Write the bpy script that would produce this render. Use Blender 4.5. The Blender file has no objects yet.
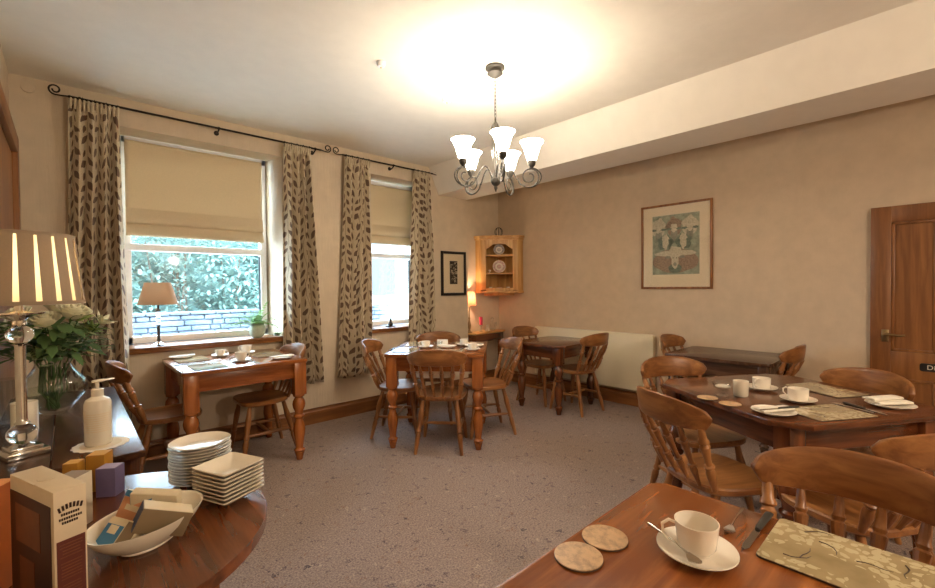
import bpy, bmesh, math, random
from mathutils import Vector, Matrix
random.seed(7)
PI=math.pi
S=bpy.context.scene
COL=S.collection
H=1.33
# ---------------- camera ----------------
cam=bpy.data.cameras.new('camera'); camo=bpy.data.objects.new('camera',cam); COL.objects.link(camo)
cam.sensor_width=36; cam.lens=437.13/935*36; cam.clip_start=.02
def cam_axes(yaw,p,r):
    f=Vector((math.sin(yaw)*math.cos(p),math.cos(yaw)*math.cos(p),-math.sin(p)))
    rt=Vector((math.cos(yaw),-math.sin(yaw),0)); up=rt.cross(f)
    return math.cos(r)*rt+math.sin(r)*up, -math.sin(r)*rt+math.cos(r)*up, f
rt,up,fw=cam_axes(math.radians(42.5087),math.radians(.94416),math.radians(-.50028))
camo.matrix_world=Matrix(((rt.x,up.x,-fw.x,0),(rt.y,up.y,-fw.y,0),(rt.z,up.z,-fw.z,H),(0,0,0,1)))
S.camera=camo
# ---------------- world ----------------
w=bpy.data.worlds.new('sky'); S.world=w; w.use_nodes=True
bg=w.node_tree.nodes['Background']; bg.inputs[0].default_value=(.58,.79,1,1); bg.inputs[1].default_value=26.0
# ---------------- lights ----------------
def area(name,loc,rot,sx,sy,power,col,portal=False):
    l=bpy.data.lights.new(name,'AREA'); l.shape='RECTANGLE'; l.size=sx; l.size_y=sy; l.energy=power; l.color=col
    o=bpy.data.objects.new(name,l); o.location=loc; o.rotation_euler=rot; COL.objects.link(o)
    if portal: l.cycles.is_portal=True
    return o
def point(name,loc,power,col,r):
    l=bpy.data.lights.new(name,'POINT'); l.energy=power; l.color=col; l.shadow_soft_size=r
    o=bpy.data.objects.new(name,l); o.location=loc; COL.objects.link(o); return o
area('window_portal',(.92,4.50,1.7),(-PI/2,0,0),1.1,1.7,1,(1,1,1),True)
area('window_portal',(2.82,4.50,1.7),(-PI/2,0,0),.8,1.7,1,(1,1,1),True)
point('rear_fill_light',(1.6,-1.5,1.9),66,(1,.87,.71),.05)  # unseen fill light added behind the camera to lift ceiling and walls
V=S.view_settings; V.view_transform='Standard'; V.look='None'; V.gamma=1; V.use_curve_mapping=False; V.exposure=0.36

# ---------------- materials ----------------
class NT:
    def __init__(s,name):
        s.m=bpy.data.materials.new(name); s.m.use_nodes=True; s.t=s.m.node_tree; s.n=s.t.nodes
        s.b=s.n['Principled BSDF']; s.out=s.n['Material Output']
    def add(s,t,**k):
        n=s.n.new(t)
        for a,v in k.items(): setattr(n,a,v)
        return n
    def l(s,a,b): s.t.links.new(a,b)
    def coord(s,kind='Object',scale=(1,1,1),loc=(0,0,0)):
        c=s.add('ShaderNodeTexCoord'); m=s.add('ShaderNodeMapping'); m.inputs['Scale'].default_value=scale; m.inputs['Location'].default_value=loc
        s.l(c.outputs[kind],m.inputs[0]); return m.outputs[0]
    def noise(s,vec,scale,detail=4,rough=.5,dist=0):
        n=s.add('ShaderNodeTexNoise'); n.inputs['Scale'].default_value=scale; n.inputs['Detail'].default_value=detail; n.inputs['Roughness'].default_value=rough; n.inputs['Distortion'].default_value=dist
        if vec is not None: s.l(vec,n.inputs['Vector'])
        return n.outputs['Fac']
    def ramp(s,fac,stops):
        r=s.add('ShaderNodeValToRGB'); e=r.color_ramp.elements
        while len(e)<len(stops): e.new(.5)
        for i,(p,c) in enumerate(stops): e[i].position=p; e[i].color=(*c,1)
        s.l(fac,r.inputs[0]); return r.outputs[0]
    def math(s,op,a,b=None,c=None,clamp=False):
        n=s.add('ShaderNodeMath',operation=op,use_clamp=clamp)
        for i,v in enumerate((a,b,c)):
            if v is None: continue
            if isinstance(v,(int,float)): n.inputs[i].default_value=v
            else: s.l(v,n.inputs[i])
        return n.outputs[0]
    def mix(s,f,a,b):
        n=s.add('ShaderNodeMix',data_type='RGBA')
        for i,v in ((0,f),(6,a),(7,b)):
            if isinstance(v,(int,float)): n.inputs[i].default_value=v
            elif isinstance(v,tuple): n.inputs[i].default_value=(*v,1)
            else: s.l(v,n.inputs[i])
        return n.outputs[2]
    def bump(s,h,strength=.3,dist=.01):
        n=s.add('ShaderNodeBump'); n.inputs['Strength'].default_value=strength; n.inputs['Distance'].default_value=dist
        s.l(h,n.inputs['Height']); s.l(n.outputs[0],s.b.inputs['Normal'])
    def base(s,c):
        if isinstance(c,tuple): s.b.inputs['Base Color'].default_value=(*c,1)
        else: s.l(c,s.b.inputs['Base Color'])
    def set(s,**k):
        for a,v in k.items(): s.b.inputs[a.replace('_',' ')].default_value=v
        return s
def srgb(r,g,b):
    f=lambda c:((c/255+.055)/1.055)**2.4 if c/255>.04045 else c/255/12.92
    return (f(r),f(g),f(b))
def plain(name,c,rough=.5,metal=0,var=.04,bumps=0,scale=30,**k):
    t=NT(name); f=t.noise(t.coord(),scale)
    t.base(t.ramp(f,[(.3,tuple(x*(1-var) for x in c)),(.7,tuple(min(1,x*(1+var)) for x in c))]))
    t.set(Roughness=rough,Metallic=metal,**k)
    if bumps: t.bump(f,bumps,.005)
    return t.m
def wood(name,c1,c2,axis=0,rough=.35,scale=1.0,knots=0,coat=.0):
    t=NT(name); sc=[28*scale]*3; sc[axis]=2.2*scale
    v=t.coord('Object',tuple(sc)); n1=t.noise(v,1,5,.6,.6)
    v2=t.coord('Object',tuple(x*.25 for x in sc)); n2=t.noise(v2,1,2,.5,1.2)
    w_=t.math('MULTIPLY',n2,11); w_=t.math('SINE',w_); w_=t.math('MULTIPLY_ADD',w_,.16,n1)
    c=t.ramp(w_,[(.28,c2),(.68,c1)])
    if knots:
        kv=t.coord('Object',tuple((2.4 if i==axis else 4.6) for i in range(3)),(.3,.2,.1))
        vo=t.add('ShaderNodeTexVoronoi'); vo.inputs['Scale'].default_value=knots; t.l(kv,vo.inputs[0])
        k=t.math('LESS_THAN',vo.outputs['Distance'],.12); c=t.mix(t.math('MULTIPLY',k,.75),c,tuple(x*.35 for x in c2))
    t.base(c); t.set(Roughness=rough); t.b.inputs['Coat Weight'].default_value=coat; t.b.inputs['Coat Roughness'].default_value=.15
    t.bump(n1,.04,.002); return t.m
def thin_glass(name,tint=(1,1,1),ior=1.45,gl=.03):
    t=NT(name); t.n.remove(t.b)
    tr=t.add('ShaderNodeBsdfTransparent'); tr.inputs[0].default_value=(*tint,1)
    g=t.add('ShaderNodeBsdfGlossy'); g.inputs['Roughness'].default_value=gl
    lw=t.add('ShaderNodeLayerWeight'); lw.inputs[0].default_value=.5; pw=t.math('POWER',lw.outputs['Facing'],4.0); fr=t.math('MULTIPLY_ADD',pw,.85,.045).node
    mx=t.add('ShaderNodeMixShader'); t.l(fr.outputs[0],mx.inputs[0]); t.l(tr.outputs[0],mx.inputs[1]); t.l(g.outputs[0],mx.inputs[2]); t.l(mx.outputs[0],t.out.inputs[0]); return t.m
M={}
PC1,PC2=srgb(168,114,64),srgb(124,76,38)
OP1,OP2=srgb(176,104,48),srgb(130,68,26)
DK1,DK2=srgb(98,64,42),srgb(62,38,24)
for ax,nm in ((0,'x'),(1,'y'),(2,'z')):
    M['pine_'+nm]=wood('honey_pine_'+nm,PC1,PC2,ax,.34)
    M['orange_'+nm]=wood('orange_pine_'+nm,OP1,OP2,ax,.24,1,1.0 if nm!='z' else 0,.4)
    M['dark_'+nm]=wood('dark_wood_'+nm,DK1,DK2,ax,.26,1,0,.3)
    M['mahog_'+nm]=wood('red_brown_wood_'+nm,srgb(124,68,34),srgb(80,42,20),ax,.24,1,0,.4)
    M['door_'+nm]=wood('door_pine_'+nm,srgb(150,98,52),srgb(116,70,34),ax,.35)
    M['light_'+nm]=wood('light_pine_'+nm,srgb(222,178,112),srgb(188,138,76),ax,.4)
def wallpaper(name,c,rib=True,blot=.05):
    t=NT(name); v=t.coord('Object',(9,9,9)); f=t.noise(v,1,3)
    a=tuple(x*(1-blot) for x in c); b=tuple(min(1,x*(1+blot)) for x in c)
    t.base(t.ramp(f,[(.3,a),(.7,b)])); t.set(Roughness=.85)
    v2=t.coord('Object',(60,60,5) if rib else (26,26,26)); t.bump(t.noise(v2,1,5,.65,.4),.45 if rib else .2,.006); return t.m
M['wall']=wallpaper('warm_beige_wallpaper',srgb(212,194,168))
M['wall_e']=wallpaper('tan_textured_wallpaper',srgb(204,182,154))
M['ceiling']=wallpaper('cream_ceiling_paint',srgb(236,228,214),False,.02)
def carpet():
    t=NT('speckled_mauve_carpet')
    v=t.coord('Object'); n=t.noise(v,110,5,.75); n2=t.noise(v,22,5,.7)
    base=t.ramp(n,[(.32,srgb(94,78,76)),(.68,srgb(196,174,160))])
    base=t.mix(t.math('MULTIPLY',n2,.35),base,srgb(120,98,84))
    nv=t.add('ShaderNodeTexNoise'); nv.inputs['Scale'].default_value=45; t.l(v,nv.inputs[0])
    ad=t.add('ShaderNodeVectorMath',operation='MULTIPLY_ADD'); t.l(nv.outputs['Color'],ad.inputs[0]); ad.inputs[1].default_value=(.09,.09,0); t.l(v,ad.inputs[2])
    for sc,th,col,am,big in ((15,.17,srgb(62,50,62),.8,.42),(32,.26,srgb(84,66,76),.75,.35),(34,.26,srgb(130,90,64),.6,.55),(26,.22,srgb(206,186,160),.5,.55)):
        vo=t.add('ShaderNodeTexVoronoi'); vo.inputs['Scale'].default_value=sc; vo.inputs['Randomness'].default_value=1; t.l(ad.outputs[0],vo.inputs[0])
        sep=t.add('ShaderNodeSeparateColor'); t.l(vo.outputs['Color'],sep.inputs[0])
        k=t.math('LESS_THAN',vo.outputs['Distance'],t.math('MULTIPLY',t.math('SUBTRACT',sep.outputs[0],big,clamp=True),th/(1-big)*1.3))
        k=t.math('MULTIPLY',k,t.math('GREATER_THAN',t.noise(v,120,2),.42))
        base=t.mix(t.math('MULTIPLY',k,am),base,col)
    t.base(base); t.set(Roughness=.95); t.bump(n,.5,.006); return t.m
M['carpet']=carpet()
def leaf_fabric():
    t=NT('leaf_pattern_curtain_fabric')
    uv0=t.add('ShaderNodeTexCoord').outputs['UV']; nz=t.add('ShaderNodeTexNoise'); nz.inputs['Scale'].default_value=3.3; t.l(uv0,nz.inputs[0])
    sb=t.add('ShaderNodeVectorMath',operation='SUBTRACT'); t.l(nz.outputs['Color'],sb.inputs[0]); sb.inputs[1].default_value=(.5,.5,.5)
    va=t.add('ShaderNodeVectorMath',operation='MULTIPLY_ADD'); t.l(sb.outputs[0],va.inputs[0]); va.inputs[1].default_value=(.16,.16,0); t.l(uv0,va.inputs[2]); uv=va.outputs[0]
    wv=t.add('ShaderNodeVectorMath',operation='ADD'); 
    sp=t.add('ShaderNodeSeparateXYZ'); t.l(uv,sp.inputs[0]); U,Vv=sp.outputs[0],sp.outputs[1]
    m=None
    P=.165; Q=.17
    def cell(x,p,off): 
        q=t.math('ADD',t.math('DIVIDE',x,p),off); fl=t.math('FLOOR',q); return t.math('MULTIPLY',t.math('SUBTRACT',t.math('SUBTRACT',q,fl),.5),p),fl
    def leaf(uo,vo,ang,L,W,P=P,Q=Q):
        x,fx=cell(U,P,uo)
        # shift alternate columns
        y,_=cell(t.math('ADD',Vv,t.math('MULTIPLY',fx,Q*.37)),Q,vo)
        c,s_=math.cos(ang),math.sin(ang)
        a=t.math('ADD',t.math('MULTIPLY',x,c),t.math('MULTIPLY',y,s_))
        b=t.math('SUBTRACT',t.math('MULTIPLY',y,c),t.math('MULTIPLY',x,s_))
        aa=t.math('DIVIDE',a,L); r=t.math('SUBTRACT',1,t.math('MULTIPLY',aa,aa))
        wd=t.math('MULTIPLY',r,W)
        return t.math('LESS_THAN',t.math('ABSOLUTE',b),wd)
    leaves=[leaf(.26,.25,.85,.048,.020),leaf(.74,.74,PI-.85,.048,.020),leaf(.74,.24,PI-1.25,.034,.014),leaf(.24,.76,1.25,.034,.014)]
    m=leaves[0]
    for q in leaves[1:]: m=t.math('MAXIMUM',m,q)
    # vine stem
    x,fx=cell(U,P,0.0)
    st=t.math('MULTIPLY',t.math('SINE',t.math('MULTIPLY',Vv,2*PI/(Q*2))),.012)
    stem=t.math('LESS_THAN',t.math('ABSOLUTE',t.math('SUBTRACT',x,st)),.0022)
    m=t.math('MAXIMUM',m,t.math('MULTIPLY',stem,.8))
    n=t.noise(t.coord('Object'),260,2)
    cb=t.ramp(n,[(.3,srgb(186,168,138)),(.7,srgb(212,196,166))])
    t.base(t.mix(m,cb,srgb(106,82,64))); t.set(Roughness=.9); t.bump(n,.15,.002); 
    t.b.inputs['Sheen Weight'].default_value=.2
    return t.m
M['curtain']=leaf_fabric()
M['blind']=plain('beige_linen_blind',srgb(200,170,128),.9,0,.05,.1,90)
def blindmat(name,c):
    t=NT(name); f=t.noise(t.coord(),120,3); t.base(t.ramp(f,[(.3,tuple(x*.93 for x in c)),(.7,c)])); t.set(Roughness=.9)
    tl=t.add('ShaderNodeBsdfTranslucent'); tl.inputs[0].default_value=(*c,1); mx=t.add('ShaderNodeMixShader'); mx.inputs[0].default_value=.10
    t.l(t.b.outputs[0],mx.inputs[1]); t.l(tl.outputs[0],mx.inputs[2]); t.l(mx.outputs[0],t.out.inputs[0]); return t.m
M['blind']=blindmat('beige_linen_blind',srgb(224,204,170))
M['iron']=plain('black_iron',srgb(46,38,32),.45,.7)
M['upvc']=plain('white_window_frame',srgb(236,236,238),.35)
M['glass']=thin_glass('window_glass')
M['clear']=thin_glass('clear_glassware',(.93,.95,.95),1.5)
M['white']=plain('white_glazed_china',srgb(238,228,212),.12,0,.01)
M['cream']=plain('cream_glazed_china',srgb(230,220,200),.15,0,.02)
M['steel']=plain('polished_steel',srgb(190,186,180),.18,1)
M['chrome']=plain('chrome_metal',srgb(210,205,198),.12,1)
M['brass']=plain('aged_brass',srgb(150,130,96),.3,1)
M['radiator']=plain('cream_radiator_paint',srgb(232,220,190),.35,0,.01)
M['blackframe']=plain('black_frame',srgb(24,20,20),.35)
M['mount']=plain('cream_mount_card',srgb(226,208,176),.8,0,.01)
M['paper']=plain('white_napkin_paper',srgb(236,228,212),.8,0,.02)
M['pewter']=plain('pewter_metal',srgb(58,53,46),.55,.3)
def emis(name,c,s,base=(1,1,1)):
    t=NT(name); t.base(base); t.set(Roughness=.4); t.b.inputs['Emission Color'].default_value=(*c,1); t.b.inputs['Emission Strength'].default_value=s; return t.m
M['bulbglass']=emis('glowing_frosted_glass',(1,.87,.69),40)
def cloth(name,c,tr=.35):
    return blindmat(name,c)
def translucent(name,c,fac):
    t=NT(name); f=t.noise(t.coord(),200,2); t.base(t.ramp(f,[(.3,tuple(x*.94 for x in c)),(.7,c)])); t.set(Roughness=.8)
    tl=t.add('ShaderNodeBsdfTranslucent'); tl.inputs[0].default_value=(*c,1); mx=t.add('ShaderNodeMixShader'); mx.inputs[0].default_value=fac
    t.l(t.b.outputs[0],mx.inputs[1]); t.l(tl.outputs[0],mx.inputs[2]); t.l(mx.outputs[0],t.out.inputs[0]); return t.m
M['shade_pleat']=translucent('taupe_pleated_silk',srgb(160,140,118),.05)
M['shade_gap']=translucent('cream_shade_lining',srgb(255,238,196),.75)
M['shade_brown']=translucent('brown_pleated_shade',srgb(160,124,92),.22)
M['shade_pink']=translucent('peach_pleated_shade',srgb(214,120,84),.28)

# ---------------- mesh builder ----------------
class B:
    def __init__(s): s.bm=bmesh.new(); s.uv=None
    def _mark(s,fs,mi):
        for f in fs: f.material_index=mi
    def box(s,c,d,bev=0,rot=None,mi=0,seg=2):
        m=Matrix.Translation(c)@(rot.to_4x4() if rot else Matrix())@Matrix.Diagonal((d[0],d[1],d[2],1))
        r=bmesh.ops.create_cube(s.bm,size=1,matrix=m); vs=r['verts']; fs=set(f for v in vs for f in v.link_faces); s._mark(fs,mi)
        if bev:
            es=list(set(e for v in vs for e in v.link_edges)); r2=bmesh.ops.bevel(s.bm,geom=es,offset=bev,segments=seg,affect='EDGES',profile=.5,clamp_overlap=True)
            s._mark(r2['faces'],mi)
        return s
    def loft(s,rings,closed=True,cap=True,mi=0,flip=False):
        vr=[[s.bm.verts.new(p) for p in r] for r in rings]; n=len(rings[0])
        for a,b in zip(vr,vr[1:]):
            for i in range(n if closed else n-1):
                j=(i+1)%n
                try: f=s.bm.faces.new((a[i],a[j],b[j],b[i])); f.material_index=mi
                except ValueError: pass
        if cap and closed and n>2:
            for r in (vr[0][::-1],vr[-1]):
                try: f=s.bm.faces.new(r); f.material_index=mi
                except ValueError: pass
        return s
    def lathe(s,prof,loc=(0,0,0),axis=(0,0,1),seg=20,cap=True,mi=0,sx=1,sy=1):
        q=Vector((0,0,1)).rotation_difference(Vector(axis).normalized()); loc=Vector(loc)
        return s.loft([[loc+q@Vector((max(r,1e-5)*sx*math.cos(2*PI*i/seg),max(r,1e-5)*sy*math.sin(2*PI*i/seg),z)) for i in range(seg)] for r,z in prof],cap=cap,mi=mi)
    def rod(s,a,b,prof,seg=12,mi=0):
        a,b=Vector(a),Vector(b); L=(b-a).length
        return s.lathe([(r,t*L) for r,t in prof],a,b-a,seg,mi=mi)
    def tube(s,pts,r,seg=8,mi=0):
        pts=[Vector(p) for p in pts]; n=len(pts); rs=r if isinstance(r,(list,tuple)) else [r]*n; rings=[]
        up_=None
        for i,p in enumerate(pts):
            d=(pts[min(i+1,n-1)]-pts[max(i-1,0)]).normalized()
            if up_ is None: up_=d.orthogonal().normalized()
            else: up_=(up_-d*up_.dot(d)).normalized()
            q=d.cross(up_); rings.append([p+rs[i]*(math.cos(2*PI*k/seg)*up_+math.sin(2*PI*k/seg)*q) for k in range(seg)])
        return s.loft(rings,mi=mi)
    def prism(s,poly,z0,z1,bev=0,mi=0):
        vb=[s.bm.verts.new((x,y,z0)) for x,y in poly]; vt=[s.bm.verts.new((x,y,z1)) for x,y in poly]; n=len(poly); fs=[]
        fs.append(s.bm.faces.new(vb[::-1])); ft=s.bm.faces.new(vt); fs.append(ft)
        for i in range(n): fs.append(s.bm.faces.new((vb[i],vb[(i+1)%n],vt[(i+1)%n],vt[i])))
        s._mark(fs,mi)
        if bev:
            es=[e for e in ft.edges]+[e for e in fs[0].edges]
            r2=bmesh.ops.bevel(s.bm,geom=es,offset=bev,segments=2,affect='EDGES',profile=.5,clamp_overlap=True); s._mark(r2['faces'],mi)
        return s
    def face(s,pts,mi=0):
        f=s.bm.faces.new([s.bm.verts.new(p) for p in pts]); f.material_index=mi; return s
    def grid(s,fn,nu,nv,uvfn=None,mi=0,wrap=False):
        uvl=s.bm.loops.layers.uv.verify()
        vs=[[s.bm.verts.new(fn(i/nu,j/nv)) for j in range(nv+1)] for i in range(nu+1)]
        for i in range(nu):
            for j in range(nv):
                f=s.bm.faces.new((vs[i][j],vs[i+1][j],vs[i+1][j+1],vs[i][j+1])); f.material_index=mi
                if uvfn:
                    for lp,(a,b) in zip(f.loops,((i,j),(i+1,j),(i+1,j+1),(i,j+1))): lp[uvl].uv=uvfn(a/nu,b/nv)
        return s
    def build(s,name,mat,parent=None,solid=0,xf=None,nonorm=False,ang=.6):
        bm=s.bm
        if xf: bmesh.ops.transform(bm,matrix=xf,verts=bm.verts)
        if not nonorm: bmesh.ops.recalc_face_normals(bm,faces=bm.faces)
        for f in bm.faces: f.smooth=True
        for e in bm.edges:
            if len(e.link_faces)==2:
                if e.calc_face_angle(0)>ang: e.smooth=False
        me=bpy.data.meshes.new(name); bm.to_mesh(me); bm.free()
        o=bpy.data.objects.new(name,me); COL.objects.link(o)
        for m in (mat if isinstance(mat,(list,tuple)) else [mat]): me.materials.append(M[m] if isinstance(m,str) else m)
        if parent: o.parent=parent
        if solid: md=o.modifiers.new('solid','SOLIDIFY'); md.thickness=solid; md.offset=0
        return o
def tag(o,label,cat,group=None,kind=None):
    o['label']=label; o['category']=cat
    if group: o['group']=group
    if kind: o['kind']=kind
    return o
def thing(name,label,cat,loc=(0,0,0),rz=0,group=None,rot=None):
    o=bpy.data.objects.new(name,None); COL.objects.link(o); o.location=loc; o.rotation_euler=rot or (0,0,rz); o.empty_display_size=.05
    return tag(o,label,cat,group)
def struct(o): o['kind']='structure'; return o
def dup(root,loc,rz,label=None,group=None):
    r=root.copy(); COL.objects.link(r); r.location=loc; r.rotation_euler=(0,0,rz)
    if label: r['label']=label
    if group: r['group']=group
    for ch in list(root.children):
        c=ch.copy(); COL.objects.link(c); c.parent=r
        for g in ch.children:
            d=g.copy(); COL.objects.link(d); d.parent=c
    return r
def RZ(a): return Matrix.Rotation(a,3,'Z')
def RX(a): return Matrix.Rotation(a,3,'X')
def RY(a): return Matrix.Rotation(a,3,'Y')
def rpoly(w,d,r,n=5):
    out=[]
    for cx,cy,a0 in ((w/2-r,d/2-r,0),(-w/2+r,d/2-r,PI/2),(-w/2+r,-d/2+r,PI),(w/2-r,-d/2+r,1.5*PI)):
        for k in range(n+1):
            a=a0+PI/2*k/n; out.append((cx+r*math.cos(a),cy+r*math.sin(a)))
    return out
def text_mesh(s,size,mat,name,parent,mw,align='LEFT',ext=.0006):
    cu=bpy.data.curves.new('t','FONT'); cu.body=s; cu.size=size; cu.extrude=ext; cu.align_x=align; cu.align_y='CENTER'
    ob=bpy.data.objects.new('t',cu); COL.objects.link(ob); dg=bpy.context.evaluated_depsgraph_get(); dg.update()
    me=bpy.data.meshes.new_from_object(ob.evaluated_get(dg)); bpy.data.objects.remove(ob); me.transform(mw); me.materials.clear(); me.materials.append(M[mat])
    o=bpy.data.objects.new(name,me); COL.objects.link(o); o.parent=parent; return o

# ================= ROOM =================
N=4.19; E=4.6; W=-.26; SO=-2.4; CZ=2.77; NA=4.35; AX=3.845; T=.42
def sbox(name,a,b,mat,bev=0):
    c=[(x+y)/2 for x,y in zip(a,b)]; d=[abs(y-x) for x,y in zip(a,b)]
    return struct(B().box(c,d,bev).build(name,mat))
sbox('floor',(W-.2,SO-.2,-.1),(E+.2,N+T,0),'carpet')
sbox('ceiling',(W-.2,SO-.2,CZ),(E+.2,N+T,CZ+.1),'ceiling')
sbox('wall_east',(E,SO-.2,0),(E+.15,N+T,CZ),'wall_e')
sbox('wall_west',(W-.15,SO-.2,0),(W,N+T,CZ),'wall')
sbox('wall_south',(W,SO-.15,0),(E,SO,CZ),'wall')
# north wall with two window openings
W1=(.28,1.50); W2=(2.44,3.20); WZ=(.86,2.56)
bn=B()
def seg(x0,x1,z0,z1,y0=N,y1=N+T): bn.box(((x0+x1)/2,(y0+y1)/2,(z0+z1)/2),(x1-x0,y1-y0,z1-z0))
seg(W,W1[0],0,CZ); seg(W1[1],W2[0],0,CZ); seg(W2[1],AX,0,CZ); seg(AX,E,0,CZ,NA,N+T)
for a in (W1,W2): seg(a[0],a[1],0,WZ[0]); seg(a[0],a[1],WZ[1],CZ)
for a,b_ in ((W1,(.335,1.43)),(W2,(2.50,3.17))):
    bn.prism([(a[0],N),(b_[0],N+.30),(b_[0],N+T),(a[0],N+T)],*WZ); bn.prism([(a[1],N+T),(b_[1],N+T),(b_[1],N+.30),(a[1],N)],*WZ)
struct(bn.build('wall_north','wall'))
# beam box across the ceiling: sloping front face
bb=B(); bb.loft([[(3.225,y,CZ),(3.37,y,2.455),(AX,y,2.455),(AX,y,CZ)] for y in (SO,N)]); struct(bb.build('trim_1','ceiling'))
# baseboards
def base_bd(name,a,b,th,hh=.15,mat='door_x'):
    a,b=Vector((*a,0)),Vector((*b,0)); d=(b-a).normalized(); n=Vector((-d.y,d.x,0))
    r=lambda p:[p+n*.001,p+n*th+Vector((0,0,0)),p+n*th+Vector((0,0,hh*.78)),p+n*th*.6+Vector((0,0,hh*.86)),p+n*th*.5+Vector((0,0,hh)),p+n*.001+Vector((0,0,hh))]
    bx=B(); bx.loft([r(a),r(b)]); return struct(bx.build(name,mat,ang=.3))
base_bd('baseboard_north',(AX,N),(W,N),.022)
base_bd('baseboard_alcove',(E,NA),(AX,NA),.022)
base_bd('baseboard_alcove_side',(AX,NA),(AX,N),.018)
base_bd('baseboard_east',(E,.45),(E,NA),.022,.15,'door_y')
base_bd('baseboard_west',(W,3.93),(W,1.7),.02,.15,'door_y')
# windows
def window(name,x0,x1,bar,sillz=.86):
    r=thing(name,'w','w'); 
    for k in ('label','category'): del r[k]
    r['kind']='structure'
    y=N+.27; f=B(); fw_=.055
    z0,z1=WZ[0]+.03,WZ[1]
    f.box(((x0+x1)/2,y,z0+fw_/2),(x1-x0,.06,fw_),.004); f.box(((x0+x1)/2,y,z1-fw_/2),(x1-x0,.06,fw_),.004)
    f.box((x0+fw_/2,y,(z0+z1)/2),(fw_,.06,z1-z0),.004); f.box((x1-fw_/2,y,(z0+z1)/2),(fw_,.06,z1-z0),.004)
    f.box(((x0+x1)/2,y-.005,bar),(x1-x0-.02,.07,.055),.004)
    fo=f.build('window_frame','upvc',r)
    gk=B().box((x1-fw_-.004,y+.0,(z0+bar)/2),(.008,.03,bar-z0-.08)).build('gasket','blackframe',fo)
    B().box(((x0+x1)/2,y+.012,(z0+bar)/2),(x1-x0-.1,.005,bar-z0-.04)).build('pane','glass',r)
    B().box(((x0+x1)/2,y+.012,(z1+bar)/2),(x1-x0-.1,.005,z1-bar-.04)).build('pane','glass',r)
    s=B(); s.box(((x0+x1)/2,(N+y)/2-.03,sillz+.0125),(x1-x0-.002,y-N+.03,.025),.006); s.build('sill','door_x',r)
    return r
window('window_1',.335,1.43,1.675)
window('window_2',2.50,3.17,1.70)
sbox('window_board_trim_2',(W1[0]-.04,N-.035,.835),(W1[1]+.04,N-.0005,.885),'door_x',.006)['kind']='structure'
sbox('window_board_trim_3',(W2[0]-.04,N-.035,.835),(W2[1]+.04,N-.0005,.885),'door_x',.006)['kind']='structure'
for o in list(bpy.data.objects):
    if o.name=='window_board_trim_2': o.name='trim_2'
    if o.name=='window_board_trim_3': o.name='trim_3'
# west door casing
r=thing('door_2','x','x'); del r['label']; del r['category']; r['kind']='structure'
B().box((W+.028,3.86,1.14),(.056,.11,2.28),.006).build('architrave','door_z',r)
B().box((W+.028,3.30,2.225),(.056,1.01,.11),.006).build('architrave','door_y',r)
B().box((W+.015,3.30,1.08),(.03,1.0,2.16)).build('door_leaf','door_z',r)
# east door : y from .385 to -.45
D=thing('door_1','x','x'); del D['label']; del D['category']; D['kind']='structure'
DY0,DY1,DZ=.385,-.42,1.905
dx=E-.022
dm=B(); 
def dbox(y0,y1,z0,z1,x=dx,th=.044,bev=.002): dm.box((x,(y0+y1)/2,(z0+z1)/2),(th,abs(y1-y0),z1-z0),bev)
dbox(DY0,DY0-.115,.01,DZ); dbox(DY1+.115,DY1,.01,DZ)
dbox(DY0-.115,DY1+.115,DZ-.12,DZ); dbox(DY0-.115,DY1+.115,.62,.82); dbox(DY0-.115,DY1+.115,.01,.22); dbox(-.0175+.05,-.0175-.05,.82,DZ-.12); dbox(-.0175+.05,-.0175-.05,.22,.62)
leaf=dm.build('door_frame','door_z',D)
for z0,z1 in ((.82,DZ-.12),(.22,.62)):
    for ya,yb in ((DY0-.115,.0325),(-.0675,DY1+.115)):
        p=B(); p.box((E-.012,(ya+yb)/2,(z0+z1)/2),(.02,abs(ya-yb),z1-z0)); po=p.build('door_panel','door_z',D)
        m=B(); w_=.02
        for y_ in (ya-w_/2,yb+w_/2): m.box((E-.03,y_,(z0+z1)/2),(.014,w_,z1-z0),.005)
        for z_ in (z0+w_/2,z1-w_/2): m.box((E-.03,(ya+yb)/2,z_),(.014,abs(ya-yb),w_),.005)
        m.build('panel_moulding','door_z',po)
hd=B(); hd.box((E-.05,.30,.935),(.012,.04,.09),.003); hd.lathe([(.010,0),(.010,.04)],(E-.05,.30,.945),(-1,0,0)); hd.tube([(E-.09,.30,.945),(E-.092,.275,.947),(E-.09,.215,.942),(E-.088,.19,.947)],[.009,.009,.008,.007]); hd.build('door_handle','brass',D)
sg=B(); sg.loft([[(E-.046,-.032+y,.72+z) for y,z in rpoly(.30,.058,.014)],[(E-.053,-.032+y,.72+z) for y,z in rpoly(.30,.058,.014)]]); sgo=sg.build('door_sign','blackframe',D)
text_mesh('Dining Room',.045,'cream','sign_lettering',sgo,Matrix.Translation((E-.054,.082,.72))@Matrix(((0,0,-1,0),(-1,0,0,0),(0,1,0,0),(0,0,0,1))))
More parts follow.
